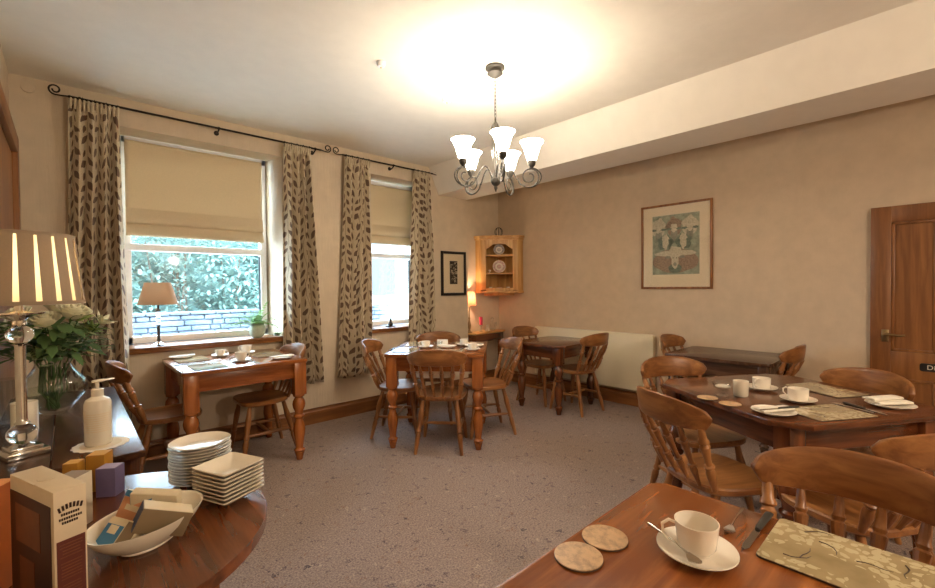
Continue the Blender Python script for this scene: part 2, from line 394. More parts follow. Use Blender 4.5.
# ================= CURTAINS, RODS, BLINDS =================
def rod(name,x0,x1,label,bx,loc_z=2.672):
    r=thing(name,label,'curtain rod',((x0+x1)/2,N-.085,loc_z)); h=(x1-x0)/2
    B().tube([(-h,0,0),(h,0,0)],.0085,10).build('pole','iron',r)
    for sgn in (-1,1):
        pts=[(sgn*(h),0,0),(sgn*(h+.03),0,-.004)]
        for k in range(22):
            a=-PI/2+k*2*PI*1.25/21; rr=.036*(1-k/21*.62); pts.append((sgn*(h+.065+rr*math.cos(a)),0,.030+rr*math.sin(a)))
        B().tube(pts,.0055,8).build('finial','iron',r)
    for b_ in bx:
        q=B(); q.tube([(b_,.083,-.02),(b_,.04,-.03),(b_,0,-.013)],.006,8); q.lathe([(.013,0),(.013,.012)],(b_-.006,0,0),(1,0,0),12); q.lathe([(.02,0),(.02,.006)],(b_,.078,-.02),(0,1,0),12); q.build('bracket','iron',r)
    return r
rod('curtain_rod',.03,1.85,'long black iron curtain pole with curled ends over the wide left window',(-.85,.02,.85))
rod('curtain_rod',2.07,3.22,'shorter black iron curtain pole over the narrow right window',(0.03,.52))
def curtain(xt0,xt1,xb0,xb1,z1,z0,label,nf=6,seed=0,lag=0):
    rnd=random.Random(seed); ph=[rnd.uniform(-.6,.6) for _ in range(nf*2+4)]; am=[rnd.uniform(.7,1.25) for _ in range(nf+3)]
    r=thing('curtain',label,'curtain',((xt0+xt1)/2,N-.085,z0),group='leaf-patterned curtains')
    cx=(xt0+xt1)/2; nu,nv=nf*26,40; hh=z1-z0
    def fn(u,v):
        e=v**.6; x=(1-v)*(xt0+(xt1-xt0)*u)+v*(xb0+(xb1-xb0)*u)
        # slight belly widening in the middle
        k=u*nf; i=int(min(k,nf-1)); a=am[i]*(1-(k-i))+am[i+1]*(k-i)
        amp=.018+.034*min(1,v*3)
        sn=math.sin(k*2*PI+.5*math.sin(v*3+ph[i])); y=math.copysign(abs(sn)**.65,sn)*amp*a+ .01*math.sin(v*5+u*9)
        x+=math.sin(k*4*PI+.6)*.007*min(1,v*4)+.008*math.sin(v*4+k)
        return (x-cx,y,hh*(1-v))
    arc=[0.0]; pv=Vector(fn(0,.5))
    for i in range(1,nu+1):
        q=Vector(fn(i/nu,.5)); arc.append(arc[-1]+(q-pv).length); pv=q
    c=B().grid(fn,nu,nv,lambda u,v:(arc[min(nu,int(round(u*nu)))],(1-v)*hh)); c.build('fabric','curtain',r,.003,nonorm=True,ang=2)
    # pencil pleat heading
    h=B(); 
    for i in range(nf*3):
        x=xt0+(xt1-xt0)*(i+.5)/(nf*3)-cx
        h.tube([(x,-.012,hh-.065),(x,-.018,hh-.03),(x+.003,-.014,hh+.008)],[.006,.008,.006],6)
    h.build('heading','curtain',r)
    for i in range(nf+1):
        x=xt0+.01+(xt1-xt0-.02)*i/nf-cx; pts=[(x,.016*math.cos(a)*1.0,hh+.012+.016*math.sin(a)) for a in [2*PI*k/14 for k in range(15)]]; B().tube(pts,.0025,6).build('curtain_ring','iron',r)
    return r
curtain(.03,.31,-.04,.335,2.655,.18,'leaf-patterned curtain at the far left, behind the large lampshade and flowers',4,1)
curtain(1.49,1.74,1.45,1.84,2.655,.42,'leaf-patterned curtain on the right side of the wide left window',4,2)
curtain(2.10,2.38,2.0,2.37,2.655,.42,'leaf-patterned curtain on the left side of the narrow window',4,3)
curtain(2.94,3.18,2.84,3.22,2.655,.42,'leaf-patterned curtain between the narrow window and the black framed print',4,4)
def blind(x0,x1,z1,z0,y,label):
    r=thing('roman_blind',label,'blind',((x0+x1)/2,y,z0)); w_=(x1-x0)/2; hh=z1-z0
    rnd=random.Random(int(x0*100))
    def fn(u,v):
        x=-w_+2*w_*u; z=hh-(hh)*v; yy=.003*math.sin(u*7+v*9)+.004*math.sin(v*17+u*4)
        return (x,yy,z)
    b=B().grid(fn,30,30); b.build('fabric','blind',r,.003,nonorm=True,ang=2)
    for k,(dz,th) in enumerate(((.10,.016),(.0,.024))):
        # folded pleats at bottom
        q=B(); q.loft([[(x,-.004,dz+.12-.03*k),(x,-.012-th*.5,dz+.06),(x,-.012-th,dz+.012),(x,-.006-th*.4,dz-.004),(x,.004,dz+.002)] for x in (-w_,0,w_)]); q.build('fold','blind',r,ang=1.2)
    B().box((0,0,hh+.012),(2*w_,.03,.024),.002).build('headrail','upvc',r)
    return r
blind(.355,1.385,2.525,1.765,N+.205,'beige roman blind half lowered over the wide left window')
blind(2.50,3.15,2.50,1.83,N+.205,'taupe roman blind half lowered over the narrow right window')

# ================= TABLES =================
def turned_leg(top,bot=0,r=.045,blk=.24,seg=20,foot=True):
    """returns builder for a leg at origin: square block then turnings; heights absolute"""
    b=B(); s=r*1.95; b.box((0,0,top-blk/2),(s,s,blk),.004)
    h=top-blk
    P=[(.020,0),(.023,.012),(.026,.05),(.034,.105),(.036,.115),(.030,.125),(.040,.14),(.041,.155),(.030,.17),(.026,.19),(.032,.28),(.040,.38),(.044,.46),(.040,.53),(.028,.60),(.026,.63),(.040,.66),(.040,.68),(.028,.70),(.030,.74),(.043,.80),(.047,.85),(.043,.90),(.030,.945),(.027,.955),(.042,.975),(.042,1.0)]
    b.lathe([(q*r/.045,z*h) for q,z in P],seg=seg); return b
def table(label,cx,cy,rz,w,d,z,mat,group=None,rc=.02,legr=.045,inset=.055,th=.026,apron=.12,blk=.22,chamfer=0,name='dining_table',over=.02):
    t=thing(name,label,'table',(cx,cy,0),rz,group)
    if chamfer:
        c=chamfer; poly=[(w/2-c,d/2),(-w/2+c,d/2),(-w/2,d/2-c),(-w/2,-d/2+c),(-w/2+c,-d/2),(w/2-c,-d/2),(w/2,-d/2+c),(w/2,d/2-c)]
    else: poly=rpoly(w,d,rc)
    B().prism(poly,z-th,z,.006).build('tabletop',mat+'_x',t)
    ix,iy=w/2-inset,d/2-inset; s=legr*.9
    for q in (-1,1):
        B().box((0,q*(iy),z-th-apron/2),(2*ix-2*s,.024,apron),.002).build('apron',mat+'_x',t)
        B().box((q*(ix),0,z-th-apron/2),(.024,2*iy-2*s,apron),.002).build('apron',mat+'_y',t)
    for a in (-1,1):
        for b_ in (-1,1):
            lb=turned_leg(z-th,0,legr,blk); lb.build('leg',mat+'_z',t,xf=Matrix.Translation((a*ix,b_*iy,0)))
    return t
ANG=lambda v:math.atan2(v[1],v[0])
T1=table('pine table with turned legs under the wide left window',.955,3.735,0,.83,.81,.785,'orange',legr=.046,blk=.25)
a2=math.atan2(-.735,.678)
T2=table('square pine table in the room centre below the chandelier, laid with cups and papers',2.47,3.06,a2,.82,.80,.785,'orange',legr=.045,blk=.25)
T3=table('bare reddish table with clipped corners beside the radiator',4.02,2.93,0,.78,.68,.72,'mahog',chamfer=.09,legr=.046,blk=.17,inset=.09)
T4=table('bare dark brown table against the wall left of the door',4.235,1.28,0,.70,.80,.725,'dark',legr=.036,blk=.16,rc=.03,inset=.05)
u=Vector((-.52,-.854)); v_=Vector((.854,-.52)); a5=math.atan2(v_.y,v_.x)
c5=Vector((2.74,.56))
T5=table('dark red-brown laid table with clipped corners on the right of the room',c5.x,c5.y,a5,.92,.92,.76,'mahog',chamfer=.11,legr=.042,blk=.2,inset=.10)
T6=table('pine table at the bottom right with a cup, coasters and a floral placemat',.85,-.17,0,.82,1.48,.76,'orange',rc=.035,legr=.046,blk=.2)
# left round table (top left) and side table
def round_table():
    t=thing('round_side_table','round pine side table at the lower left holding bowl and plates','table',(0,1.34,0))
    poly=[]; 
    for k in range(72):
        a=2*PI*k/72; x,y=.402*math.cos(a),.402*math.sin(a); poly.append((max(x,-.245),y))
    pp=[]; 
    for p in poly:
        if not pp or (abs(p[0]-pp[-1][0])+abs(p[1]-pp[-1][1]))>1e-4: pp.append(p)
    B().prism(pp,.722,.75,.008).build('tabletop','mahog_y',t)
    for x,y in ((.21,-.2),(.21,.2),(-.18,-.2),(-.18,.2)):
        turned_leg(.722,0,.036,.15).build('leg','mahog_z',t,xf=Matrix.Translation((x,y,0)))
    for y in (-.2,.2): B().box((.015,y,.67),(.34,.022,.10)).build('apron','mahog_x',t)
    for x in (-.18,.21): B().box((x,0,.67),(.022,.34,.10)).build('apron','mahog_y',t)
round_table()
def side_table():
    t=thing('sideboard_table','polished wooden side table along the left wall under the big lamp','table',(-.028,2.665,0))
    B().prism([(-.02,-.715),(.228,-.715),(.228,.715),(-.02,.715)],.725,.75,.003).build('tabletop','dark_y',t)
    B().prism([(-.228,-.715),(-.0235,-.715),(-.0235,.715),(-.228,.715)],.725,.75,.003).build('drop_leaf','dark_y',t)
    for y in (-.64,.64): B().box((0,y,.655),(.36,.022,.14)).build('apron','mahog_x',t)
    B().box((.18,0,.655),(.022,1.22,.14)).build('apron','mahog_y',t)
    for x in (-.18,.18):
        for y in (-.64,.64): turned_leg(.725,0,.036,.16).build('leg','mahog_z',t,xf=Matrix.Translation((x,y,0)))
side_table()

# ================= CHAIRS =================
def make_chair(label):
    t=thing('dining_chair',label,'chair',group='spindle-back pine dining chairs')
    # seat: rounded, dished
    def seat_ring(z,k):
        out=[]
        for i in range(40):
            a=2*PI*i/40; c,s=math.cos(a),math.sin(a); n=3.2
            x=.205*k*math.copysign(abs(c)**(2/n),c); y=.192*k*math.copysign(abs(s)**(2/n),s)
            x*=1+.09*(y/.2); out.append((x,y,z))
        return out
    b=B(); b.loft([seat_ring(.415,.93),seat_ring(.425,.985),seat_ring(.445,1.0),seat_ring(.452,.97),seat_ring(.449,.80),seat_ring(.444,.45),seat_ring(.446,.1)]); b.build('seat','pine_y',t)
    # crest
    Rr=.315; half=.84; cyc=-.335+Rr   # arc centre y
    rings=[]; n=26
    for i in range(n+1):
        f=-1+2*i/n; ph=f*half; e=abs(f)
        zt=.852-.050*e**2.4; zb=.718+.012*e**4
        if e>.88:
            q=math.sqrt(max(.03,1-((e-.88)/.12)**2)); mid=.775; zt=mid+(zt-mid)*q; zb=mid+(zb-mid)*q
        h=zt-zb; zc=(zt+zb)/2; x=Rr*math.sin(ph); y=cyc-Rr*math.cos(ph); nx,ny=math.sin(ph),-math.cos(ph); th=.0115
        ring=[]
        for k in range(12):
            a=2*PI*k/12; lx=math.copysign(abs(math.cos(a))**.55,math.cos(a))*th; lz=math.copysign(abs(math.sin(a))**.45,math.sin(a))*h/2
            tilt=.12*lz; ring.append((x+nx*(lx+tilt),y+ny*(lx+tilt),zc+lz))
        rings.append(ring)
    B().loft(rings).build('crest_rail','pine_x',t,ang=.9)
    def onarc(f,z): 
        ph=f*half; return (Rr*math.sin(ph),cyc-Rr*math.cos(ph)+.0,z)
    sp=[(.009,0),(.010,.1),(.013,.2),(.016,.28),(.013,.33),(.018,.345),(.018,.365),(.012,.38),(.011,.45),(.014,.6),(.018,.72),(.0185,.74),(.013,.76),(.017,.79),(.013,.82),(.012,.9),(.009,1)]
    po=[(.012,0),(.014,.08),(.019,.2),(.021,.3),(.015,.36),(.022,.38),(.022,.41),(.014,.43),(.014,.5),(.018,.62),(.022,.72),(.015,.76),(.023,.78),(.022,.81),(.016,.84),(.016,.92),(.012,1)]
    for sgn in (-1,1):
        B().rod((sgn*.168,-.155,.445),onarc(sgn*.84,.735),po,12).build('back_post','pine_z',t)
    for f in (-.51,-.17,.17,.51):
        B().rod((f*.205,-.178,.445),onarc(f,.728),sp,10).build('spindle','pine_z',t)
    lp=[(.013,0),(.015,.05),(.019,.22),(.022,.32),(.016,.38),(.022,.40),(.021,.43),(.017,.46),(.021,.6),(.023,.72),(.018,.82),(.015,1)]
    for sx in (-1,1):
        for sy in (-1,1):
            top=(sx*.135,sy*.125,.425); ft=(sx*.185,.19 if sy>0 else -.225,0)
            B().rod(ft,top,lp,12).build('leg','pine_z',t)
    def on(sx,sy,z):
        k=z/.425; return Vector((sx*(.185-.05*k),(.19-.065*k) if sy>0 else (-.225+.10*k),z))
    tp=[(.008,0),(.012,.2),(.015,.5),(.012,.8),(.008,1)]
    for sx in (-1,1): B().rod(on(sx,-1,.19),on(sx,1,.19),tp,10).build('stretcher','pine_y',t)
    m1=(on(-1,-1,.19)+on(-1,1,.19))/2; m2=(on(1,-1,.19)+on(1,1,.19))/2
    B().rod(m1,m2,tp,10).build('stretcher','pine_x',t)
    return t
proto=[None]
def chair(x,y,fx,fy,label):
    rz=math.atan2(fy,fx)-PI/2
    if proto[0] is None:
        o=make_chair(label); o.location=(x,y,0); o.rotation_euler=(0,0,rz); proto[0]=o
    else: o=dup(proto[0],(x,y,0),rz,label)
    return o
def chair_crest(cx,cy,fx,fy,label):
    n=math.hypot(fx,fy); chair(cx+.335*fx/n,cy+.335*fy/n,fx,fy,label)
e1=(.678,-.735); e2=(.735,.678)
chair(.53,3.77,1,0,'pine chair left of the table under the wide window, facing right')
chair(1.16,3.78,-1,0.0,'pine chair right of the table under the wide window, its rail white with daylight')
chair(2.31,2.85,*e2,'pine chair with its back to the viewer, nearest side of the centre table')
chair(2.24,3.36,*e1,'pine chair on the left side of the centre table, near the narrow window')
chair(2.83,2.86,-.89,.45,'pine chair on the right side of the centre table, its rail pale with daylight')
chair(2.72,3.46,-e2[0],-e2[1],'pine chair on the far side of the centre table, only its rail showing')
chair(4.04,3.14,0,-1,'pine chair at the far end of the table by the radiator, near the corner')
chair(4.02,2.68,.06,1,'pine chair standing in front of the radiator at the near end of its table')
chair(4.30,1.51,0,-1,'pine chair by the radiator end of the dark wall table')
chair(4.24,1.08,0,1,'pine chair pushed under the dark wall table, on the side nearest the door')
chair_crest(1.96,.894,.87,-.49,'brown pine chair at left of the dark laid table, full back and seat in view')
chair_crest(2.96,1.27,u.x,u.y,'pine chair on the far left side of the dark laid table, rail over the tabletop')
chair_crest(3.30,.25,-v_.x,-v_.y,'light pine chair in front of the door, behind the dark laid table')
chair_crest(2.135,-.045,.50,.866,'pine chair at the right picture edge between the two nearest tables')
chair_crest(1.635,.155,-1,0.02,'large foreground pine chair at lower right drawn up to the nearest table')

# ================= WALL THINGS =================
def radiator():
    y0,y1=2.06,3.62; L=y1-y0; t=thing('radiator','long cream panel radiator on the wall behind the reddish table','radiator',(E,(y0+y1)/2,.19)); hh=.615
    b=B(); b.box((-.085,0,hh/2),(.012,L,hh),.005)
    b.box((-.035,0,hh/2),(.012,L,hh-.03),.004)
    b.build('front_panel','radiator',t)
    g=B(); g.box((-.06,0,hh-.004),(.062,L-.01,.010),.003); g.build('top_grille','radiator',t)
    for s in (-1,1): B().box((-.06,s*(L/2+.001),hh/2),(.066,.008,hh-.01),.003).build('side_panel','radiator',t)
    for s in (-1,1): B().box((-.014,s*(L/2-.2),hh*.6),(.028,.03,.25)).build('wall_bracket','radiator',t)
    v=B(); v.tube([(-.06,-L/2+.03,.02),(-.06,-L/2+.03,-.189)],.0075,8); v.lathe([(.016,0),(.019,.02),(.016,.05)],(-.06,-L/2+.03,-.06)); v.build('valve_pipe','radiator',t)
    v=B(); v.tube([(-.06,L/2-.03,.02),(-.06,L/2-.03,-.189)],.0075,8); v.build('valve_pipe','radiator',t)
radiator()
# sheep picture
def sheep_picture():
    y0,y1=2.214,1.508; z0,z1=1.290,2.165; w_=y0-y1; hh=z1-z0
    t=thing('framed_picture','large sheep print in a light wood frame on the right wall','picture',(E,(y0+y1)/2,z0))
    f=B(); fw_=.022
    for s in (-1,1): f.box((-.013,s*(w_/2-fw_/2),hh/2),(.024,fw_,hh),.003)
    for z in (fw_/2,hh-fw_/2): f.box((-.013,0,z),(.024,w_-2*fw_,fw_),.003)
    f.build('frame','pine_z',t)
    mt=B().box((-.006,0,hh/2),(.008,w_-2*fw_,hh-2*fw_)).build('mount','mount',t)
    pr=B(); px,pz=w_*.66,hh*.70
    mats=[plain('print_sage',srgb(150,156,134),.8,0,.25,0,25),plain('print_pale_wool',srgb(196,186,160),.85,0,.2,.3,60),plain('print_dark_green',srgb(108,120,104),.8,0,.3,0,30),plain('print_brown_wool',srgb(150,128,108),.85,0,.3,.4,70),plain('print_face_grey',srgb(140,138,122),.8,0,.2,0,40)]
    X=-.0105; zc=hh*.52
    pr.box((X,0,zc),(.001,px,pz),mi=0)
    def blob(y,z,ry,rz,mi,k=0,n=26,wob=.11,seed=1):
        rn=random.Random(seed); ph=rn.random()*6; cy=y*px/2; cz=zc+z*pz/2
        pts=[]
        for i in range(n):
            a=2*PI*i/n; q=1+wob*math.sin(5*a+ph)+wob*.6*math.sin(9*a+ph*2); yy=cy+ry*px/2*math.cos(a)*q; zz=cz+rz*pz/2*math.sin(a)*q
            pts.append((X-.0012-.0004*k,max(-px/2,min(px/2,yy)),max(zc-pz/2,min(zc+pz/2,zz))))
        pr.loft([[Vector(p)+Vector((.0009,0,0)) for p in pts],pts],mi=mi)
    # back row of sheep heads
    for i,yy in enumerate((.72,.05,-.62)):
        blob(yy,.60,.34,.30,3 if i%2 else 1,1,seed=i); blob(yy,.38,.14,.30,4,2,seed=i+5); blob(yy,.55,.16,.14,1,3,seed=i+8)
        for s in (-1,1): blob(yy+s*.22,.52,.12,.04,2,4,seed=i+3)
    for i,yy in enumerate((.42,-.35)):
        blob(yy,.08,.34,.26,2,5,seed=i+20); blob(yy,.10,.13,.26,1,6,seed=i+24); blob(yy,.22,.16,.10,1,7,seed=i+26)
    # front sheep
    blob(0,-.55,.98,.40,3,8,seed=40,wob=.03); blob(.0,-.80,.28,.16,2,9,seed=43,wob=.03)
    blob(0,-.30,.9,.10,1,10,seed=44,wob=.04); blob(0,-.28,.30,.22,1,11,seed=41); blob(0,-.55,.15,.26,1,12,seed=42,wob=.03); blob(0,-.66,.07,.06,4,13,seed=45,wob=.0)
    for s in (-1,1): blob(s*.07,-.45,.022,.02,2,13,seed=46,wob=0); blob(s*.30,-.42,.12,.045,4,12,seed=47,wob=.02)
    pr.build('print',mats,mt)
    B().box((-.0195,0,hh/2),(.0015,w_-2*fw_,hh-2*fw_)).build('glazing','glass',t)
sheep_picture()
def black_picture():
    x0,x1=3.395,3.80; z0,z1=1.224,1.775; w_=x1-x0; hh=z1-z0
    t=thing('framed_print','small dark-patterned print in a black frame beside the narrow window','picture',((x0+x1)/2,N,z0))
    f=B(); fw_=.032
    for s in (-1,1): f.box((s*(w_/2-fw_/2),-.012,hh/2),(fw_,.022,hh),.003)
    for z in (fw_/2,hh-fw_/2): f.box((0,-.012,z),(w_-2*fw_,.022,fw_),.003)
    f.build('frame','blackframe',t)
    mt=B().box((0,-.005,hh/2),(w_-2*fw_,.008,hh-2*fw_)).build('mount','mount',t)
    p=B(); p.box((0,-.0095,hh*.52),(.125,.002,.29),mi=0)
    rn=random.Random(3)
    for i in range(34):
        x=rn.uniform(-.048,.048); z=hh*.52+rn.uniform(-.13,.13); pts=[]
        for k in range(8):
            a=k/7*rn.uniform(3,5); pts.append((x+.014*math.cos(a)*(1-k/12),-.0115,z+.016*math.sin(a)*(1-k/12)))
        p.tube(pts,.0016,4,mi=1)
    p.build('print',['iron','mount'],mt)
    B().box((0,-.0175,hh/2),(w_-2*fw_,.0015,hh-2*fw_)).build('glazing','glass',t)
black_picture()
# corner cabinet
def corner_cabinet():
    z0,z1=1.24,2.02; hh=z1-z0; a=.46; rtn=.10
    t=thing('corner_cabinet','open pine corner cabinet with arched top mounted in the alcove corner','cabinet',(E,NA,z0))
    # local: corner at origin, extends -x and -y
    P=[(-.003,-.003),(-a,-.003),(-a,-rtn),(-rtn,-a),(-.003,-a)]
    def off(k): return [(-.003,-.003),(-a-k,-.003),(-a-k,-rtn-k*.5),(-rtn-k*.5,-a-k),(-.003,-a-k)]
    B().prism(off(.03),hh-.03,hh,.004).prism(off(.015),hh-.06,hh-.03,.003).build('cornice','light_x',t)
    B().prism(off(.012),.0,.03,.003).build('base_board','light_x',t)
    b=B(); b.box((-.012-.0,-a/2,hh/2),(.014,a-.01,hh-.06)); b.box((-a/2,-.012,hh/2),(a-.01,.014,hh-.06)); b.build('back_panel','light_z',t)
    B().box((-a+.008,-rtn/2-.002,hh/2),(.016,rtn,hh-.06)).build('side_return','light_z',t); B().box((-rtn/2-.002,-a+.008,hh/2),(rtn,.016,hh-.06)).build('side_return','light_z',t)
    for z in (.26,.505): B().prism([(-.02,-.02),(-a+.02,-.02),(-a+.02,-rtn),(-rtn,-a+.02),(-.02,-a+.02)],z,z+.016).build('shelf','light_x',t)
    # face frame along diagonal from A(-a,-rtn) to Bp(-rtn,-a)
    A=Vector((-a,-rtn,0)); Bp=Vector((-rtn,-a,0)); d=(Bp-A); L=d.length; d.normalize(); n=Vector((-1,-1,0)).normalized()
    mw=Matrix(((d.x,0,n.x,A.x),(d.y,0,n.y,A.y),(0,1,0,0),(0,0,0,1)))   # local x along, y up, z out
    f=B(); st=.075
    f.box((st/2,hh/2,0),(st,hh-.09,.02),.002); f.box((L-st/2,hh/2,0),(st,hh-.09,.02),.002); f.box((L/2,.05,0),(L-2*st,.04,.02),.002)
    top=hh-.06; n_=20; up_=[];lo=[]
    for i in range(n_+1):
        k=-1+2*i/n_; x=st+(L-2*st)*i/n_; e=abs(k); zz=top-.05-.02-.055*(max(0,(e-.55)/.45))**.8 if e>.55 else top-.05-.018*e
        up_.append((x,top)); lo.append((x,zz))
    for (x0,t0),(x1,t1),(_,b0),(_,b1) in zip(up_,up_[1:],lo,lo[1:]):
        f.loft([[(x0,b0,-.01),(x0,t0,-.01),(x0,t0,.01),(x0,b0,.01)],[(x1,b1,-.01),(x1,t1,-.01),(x1,t1,.01),(x1,b1,.01)]])
    f.build('face_frame','light_z',t,xf=mw)
    B().prism([(-.003,-.003),(-.3,-.003),(-.24,-.10),(-.10,-.24),(-.003,-.3)],-.035,0).build('base_moulding','light_x',t)
    return z0
cz0=corner_cabinet()
dn=Vector((-1,-1,0)).normalized(); crn=Vector((E,NA,0))
def cup_geo(b,z=0,r=.036,h=.055,handle=0,hz=1):
    b.lathe([(r*.55,z),(r*.6,z+.004),(r*.75,z+h*.25),(r*.9,z+h*.6),(r,z+h),(r*.94,z+h-.001),(r*.82,z+h*.6),(r*.65,z+h*.25),(r*.3,z+h*.12)],seg=28)
plmat=plain('blue_grey_pattern_china',srgb(186,176,168),.2,0,.45,0,60); plmat2=plain('pink_pattern_china',srgb(212,180,170),.2,0,.3,0,55)
def standing_plate(dist,z,r,mat,label):
    p=crn+dn*dist; t=thing('display_plate',label,'plate',(p.x,p.y,z))
    q=(dn+Vector((0,0,.25))).normalized()
    B().lathe([(r*.5,0),(r*.55,.004),(r,.016),(r,.019),(r*.58,.008),(r*.3,.007)],Vector((0,0,r*.98)),q,32).build('plate_body','white',t)
    B().lathe([(r*.9,.0165),(r*.6,.0095)],Vector((0,0,r*.98)),q,32,cap=False).build('rim_pattern',mat,t)
    B().lathe([(r*.35,.0078),(r*.05,.0079)],Vector((0,0,r*.98)),q,24,cap=True).build('centre_motif',mat,t)
standing_plate(.26,cz0+.522,.075,plmat,'blue-grey patterned plate on the top shelf of the corner cabinet')
standing_plate(.26,cz0+.276,.088,plmat2,'pink flowered plate on the middle shelf of the corner cabinet')
def ornament(off,zz,label,sc=1,name='egg_cup'):
    p=crn+dn*.30+Vector((1,-1,0)).normalized()*off; t=thing(name,label,'ornament',(p.x,p.y,zz))
    B().lathe([(.02*sc,0),(.018*sc,.005*sc),(.006*sc,.012*sc),(.006*sc,.02*sc),(.02*sc,.035*sc),(.024*sc,.055*sc),(.021*sc,.055*sc),(.016*sc,.037*sc)],seg=18).build('egg_cup_bowl','white',t)
ornament(-.12,cz0+.03,'small white egg cup at left on the bottom shelf of the corner cabinet',1.0)
ornament(.12,cz0+.03,'small white egg cup at right on the bottom shelf of the corner cabinet',1.0)
ornament(-.13,cz0+.276,'tiny white cup left of the pink plate in the corner cabinet',.8)
p=crn+dn*.30; t=thing('teacup','low white bowl-shaped cup in the middle of the cabinet bottom shelf','cup',(p.x,p.y,cz0+.03)); bq=B(); cup_geo(bq,0,.04,.045); bq.build('cup_body','white',t); B().tube([(.034,0,.036),(.052,0,.034),(.05,0,.018),(.030,0,.014)],.003,6).build('handle','white',t)
p=crn+dn*.2; t=thing('wire_ornament','dark openwork metal ornament standing on top of the corner cabinet','ornament',(p.x,p.y,2.02))
bq=B(); bq.lathe([(.05,0),(.05,.008)],seg=18); 
for k in range(4):
    a=k*PI/4; pts=[(.055*math.cos(s)*math.cos(a),.055*math.cos(s)*math.sin(a),.07+.062*math.sin(s)) for s in [2*PI*i/20 for i in range(21)]]; bq.tube(pts,.0035,5)
bq.build('wire_frame','pewter',t)
# smoke detectors on the ceiling
for (x,y,lab,r) in ((1.505,2.44,'white ceiling sensor further left of the chandelier',.028),(2.162,2.571,'white ceiling sensor just beside the chandelier rose',.035)):
    t=thing('smoke_detector',lab,'smoke detector',(x,y,CZ)); B().lathe([(r,0),(r,-.012),(r*.8,-.03),(r*.3,-.034)],seg=24).build('detector_body','upvc',t); B().lathe([(r*.25,-.033),(r*.2,-.04)],seg=12).build('sensor_dome','mount',t)
t=thing('wall_plate','small round painted-over disc high on the wall left of the curtain pole','wall plate',(-.17,N,2.70)); B().lathe([(.035,0),(.033,.008),(.01,.011)],(0,0,0),(0,-1,0),24).build('disc','wall',t)

# ================= CHANDELIER =================
def chandelier():
    cx,cy=2.096,2.001; t=thing('chandelier','five-light pewter chandelier with glowing frosted shades hanging in the room centre','chandelier',(cx,cy,CZ))
    B().lathe([(.062,0),(.064,-.012),(.05,-.02),(.045,-.035),(.052,-.045),(.03,-.062),(.012,-.07)],seg=28).build('ceiling_rose','pewter',t)
    c=B(); z=-.07; i=0
    while z>-.345:
        pts=[]; 
        for k in range(13):
            a=2*PI*k/12; q=(.007*math.cos(a),.016*math.sin(a)); pts.append((q[0],0,z-.014+q[1]) if i%2 else (0,q[0],z-.014+q[1]))
        c.tube(pts,.002,5); z-=.0235; i+=1
    c.build('chain','pewter',t)
    B().lathe([(.004,-.335),(.006,-.355),(.02,-.375),(.03,-.405),(.032,-.425),(.012,-.43)],seg=20).build('top_cap','pewter',t)
    g=B()
    g.lathe([(.007,-.43),(.007,-.74)],seg=10); g.build('stem','pewter',t)
    B().lathe([(.026,-.43),(.026,-.56),(.018,-.60),(.024,-.61)],seg=20,cap=False).build('glass_column','clear',t)
    B().lathe([(.012,-.72),(.03,-.725),(.034,-.745),(.026,-.765),(.010,-.78),(.012,-.79),(.004,-.815)],seg=20).build('bottom_boss','pewter',t)
    yawv=Vector((fw.x,fw.y,0)).normalized()
    a0=math.atan2(-yawv.y,-yawv.x)
    for k in range(5):
        a=a0+.12+2*PI*k/5; R=.235; ca,sa=math.cos(a),math.sin(a)
        def P(r,z): return (r*ca,r*sa,z)
        pts=[]
        # S-shaped arm: from boss out & down around, up to cup
        for s in range(13):
            q=s/12; pts.append(P(.02+.10*q,-.735+.085*math.sin(q*PI*.9)))
        for s in range(1,30):
            q=s/29; ang=PI*.75+q*2*PI*1.25; rr=.062*(1-q*.0)
            pts.append(P(.175+.058*math.cos(ang),-.735-.0+.058*math.sin(ang))) if q<.55 else None
        arm=B()
        path=[P(.02,-.745)]
        for s in range(1,17): q=s/16; path.append(P(.02+.12*q,-.745+.10*math.sin(q*PI)*(1-.2*q)))
        # scroll: circle centred (R-.01,-.73), going under and spiralling up to cup
        for s in range(0,20):
            q=s/19; an=PI+q*PI*1.5; path.append(P(R-.0+.075*math.cos(an)*(1-.0*q)-.015,-.735+.062*math.sin(an)))
        arm.tube(path,.0048,7)
        sp=[]
        for s in range(28):
            q=s/27; an=-PI*.45+q*2*PI*1.5; rr=.066*(1-q*.72); sp.append(P(R-.015+rr*math.cos(an),-.73+rr*math.sin(an)))
        arm.tube(sp,.0042,6)
        ao=arm.build('arm','pewter',t)
        cup=B(); cup.lathe([(.006,-.675),(.012,-.668),(.022,-.655),(.026,-.64),(.024,-.622),(.015,-.62)],(R*ca,R*sa,0),seg=18); cup.build('lamp_cup','pewter',ao)
        sh=B(); sh.lathe([(.020,-.632),(.030,-.62),(.040,-.585),(.050,-.55),(.060,-.525),(.076,-.505),(.070,-.508),(.055,-.53),(.040,-.58),(.02,-.62)],(R*ca,R*sa,0),seg=30,cap=False); sh.build('glass_shade','bulbglass',t)
chandelier()
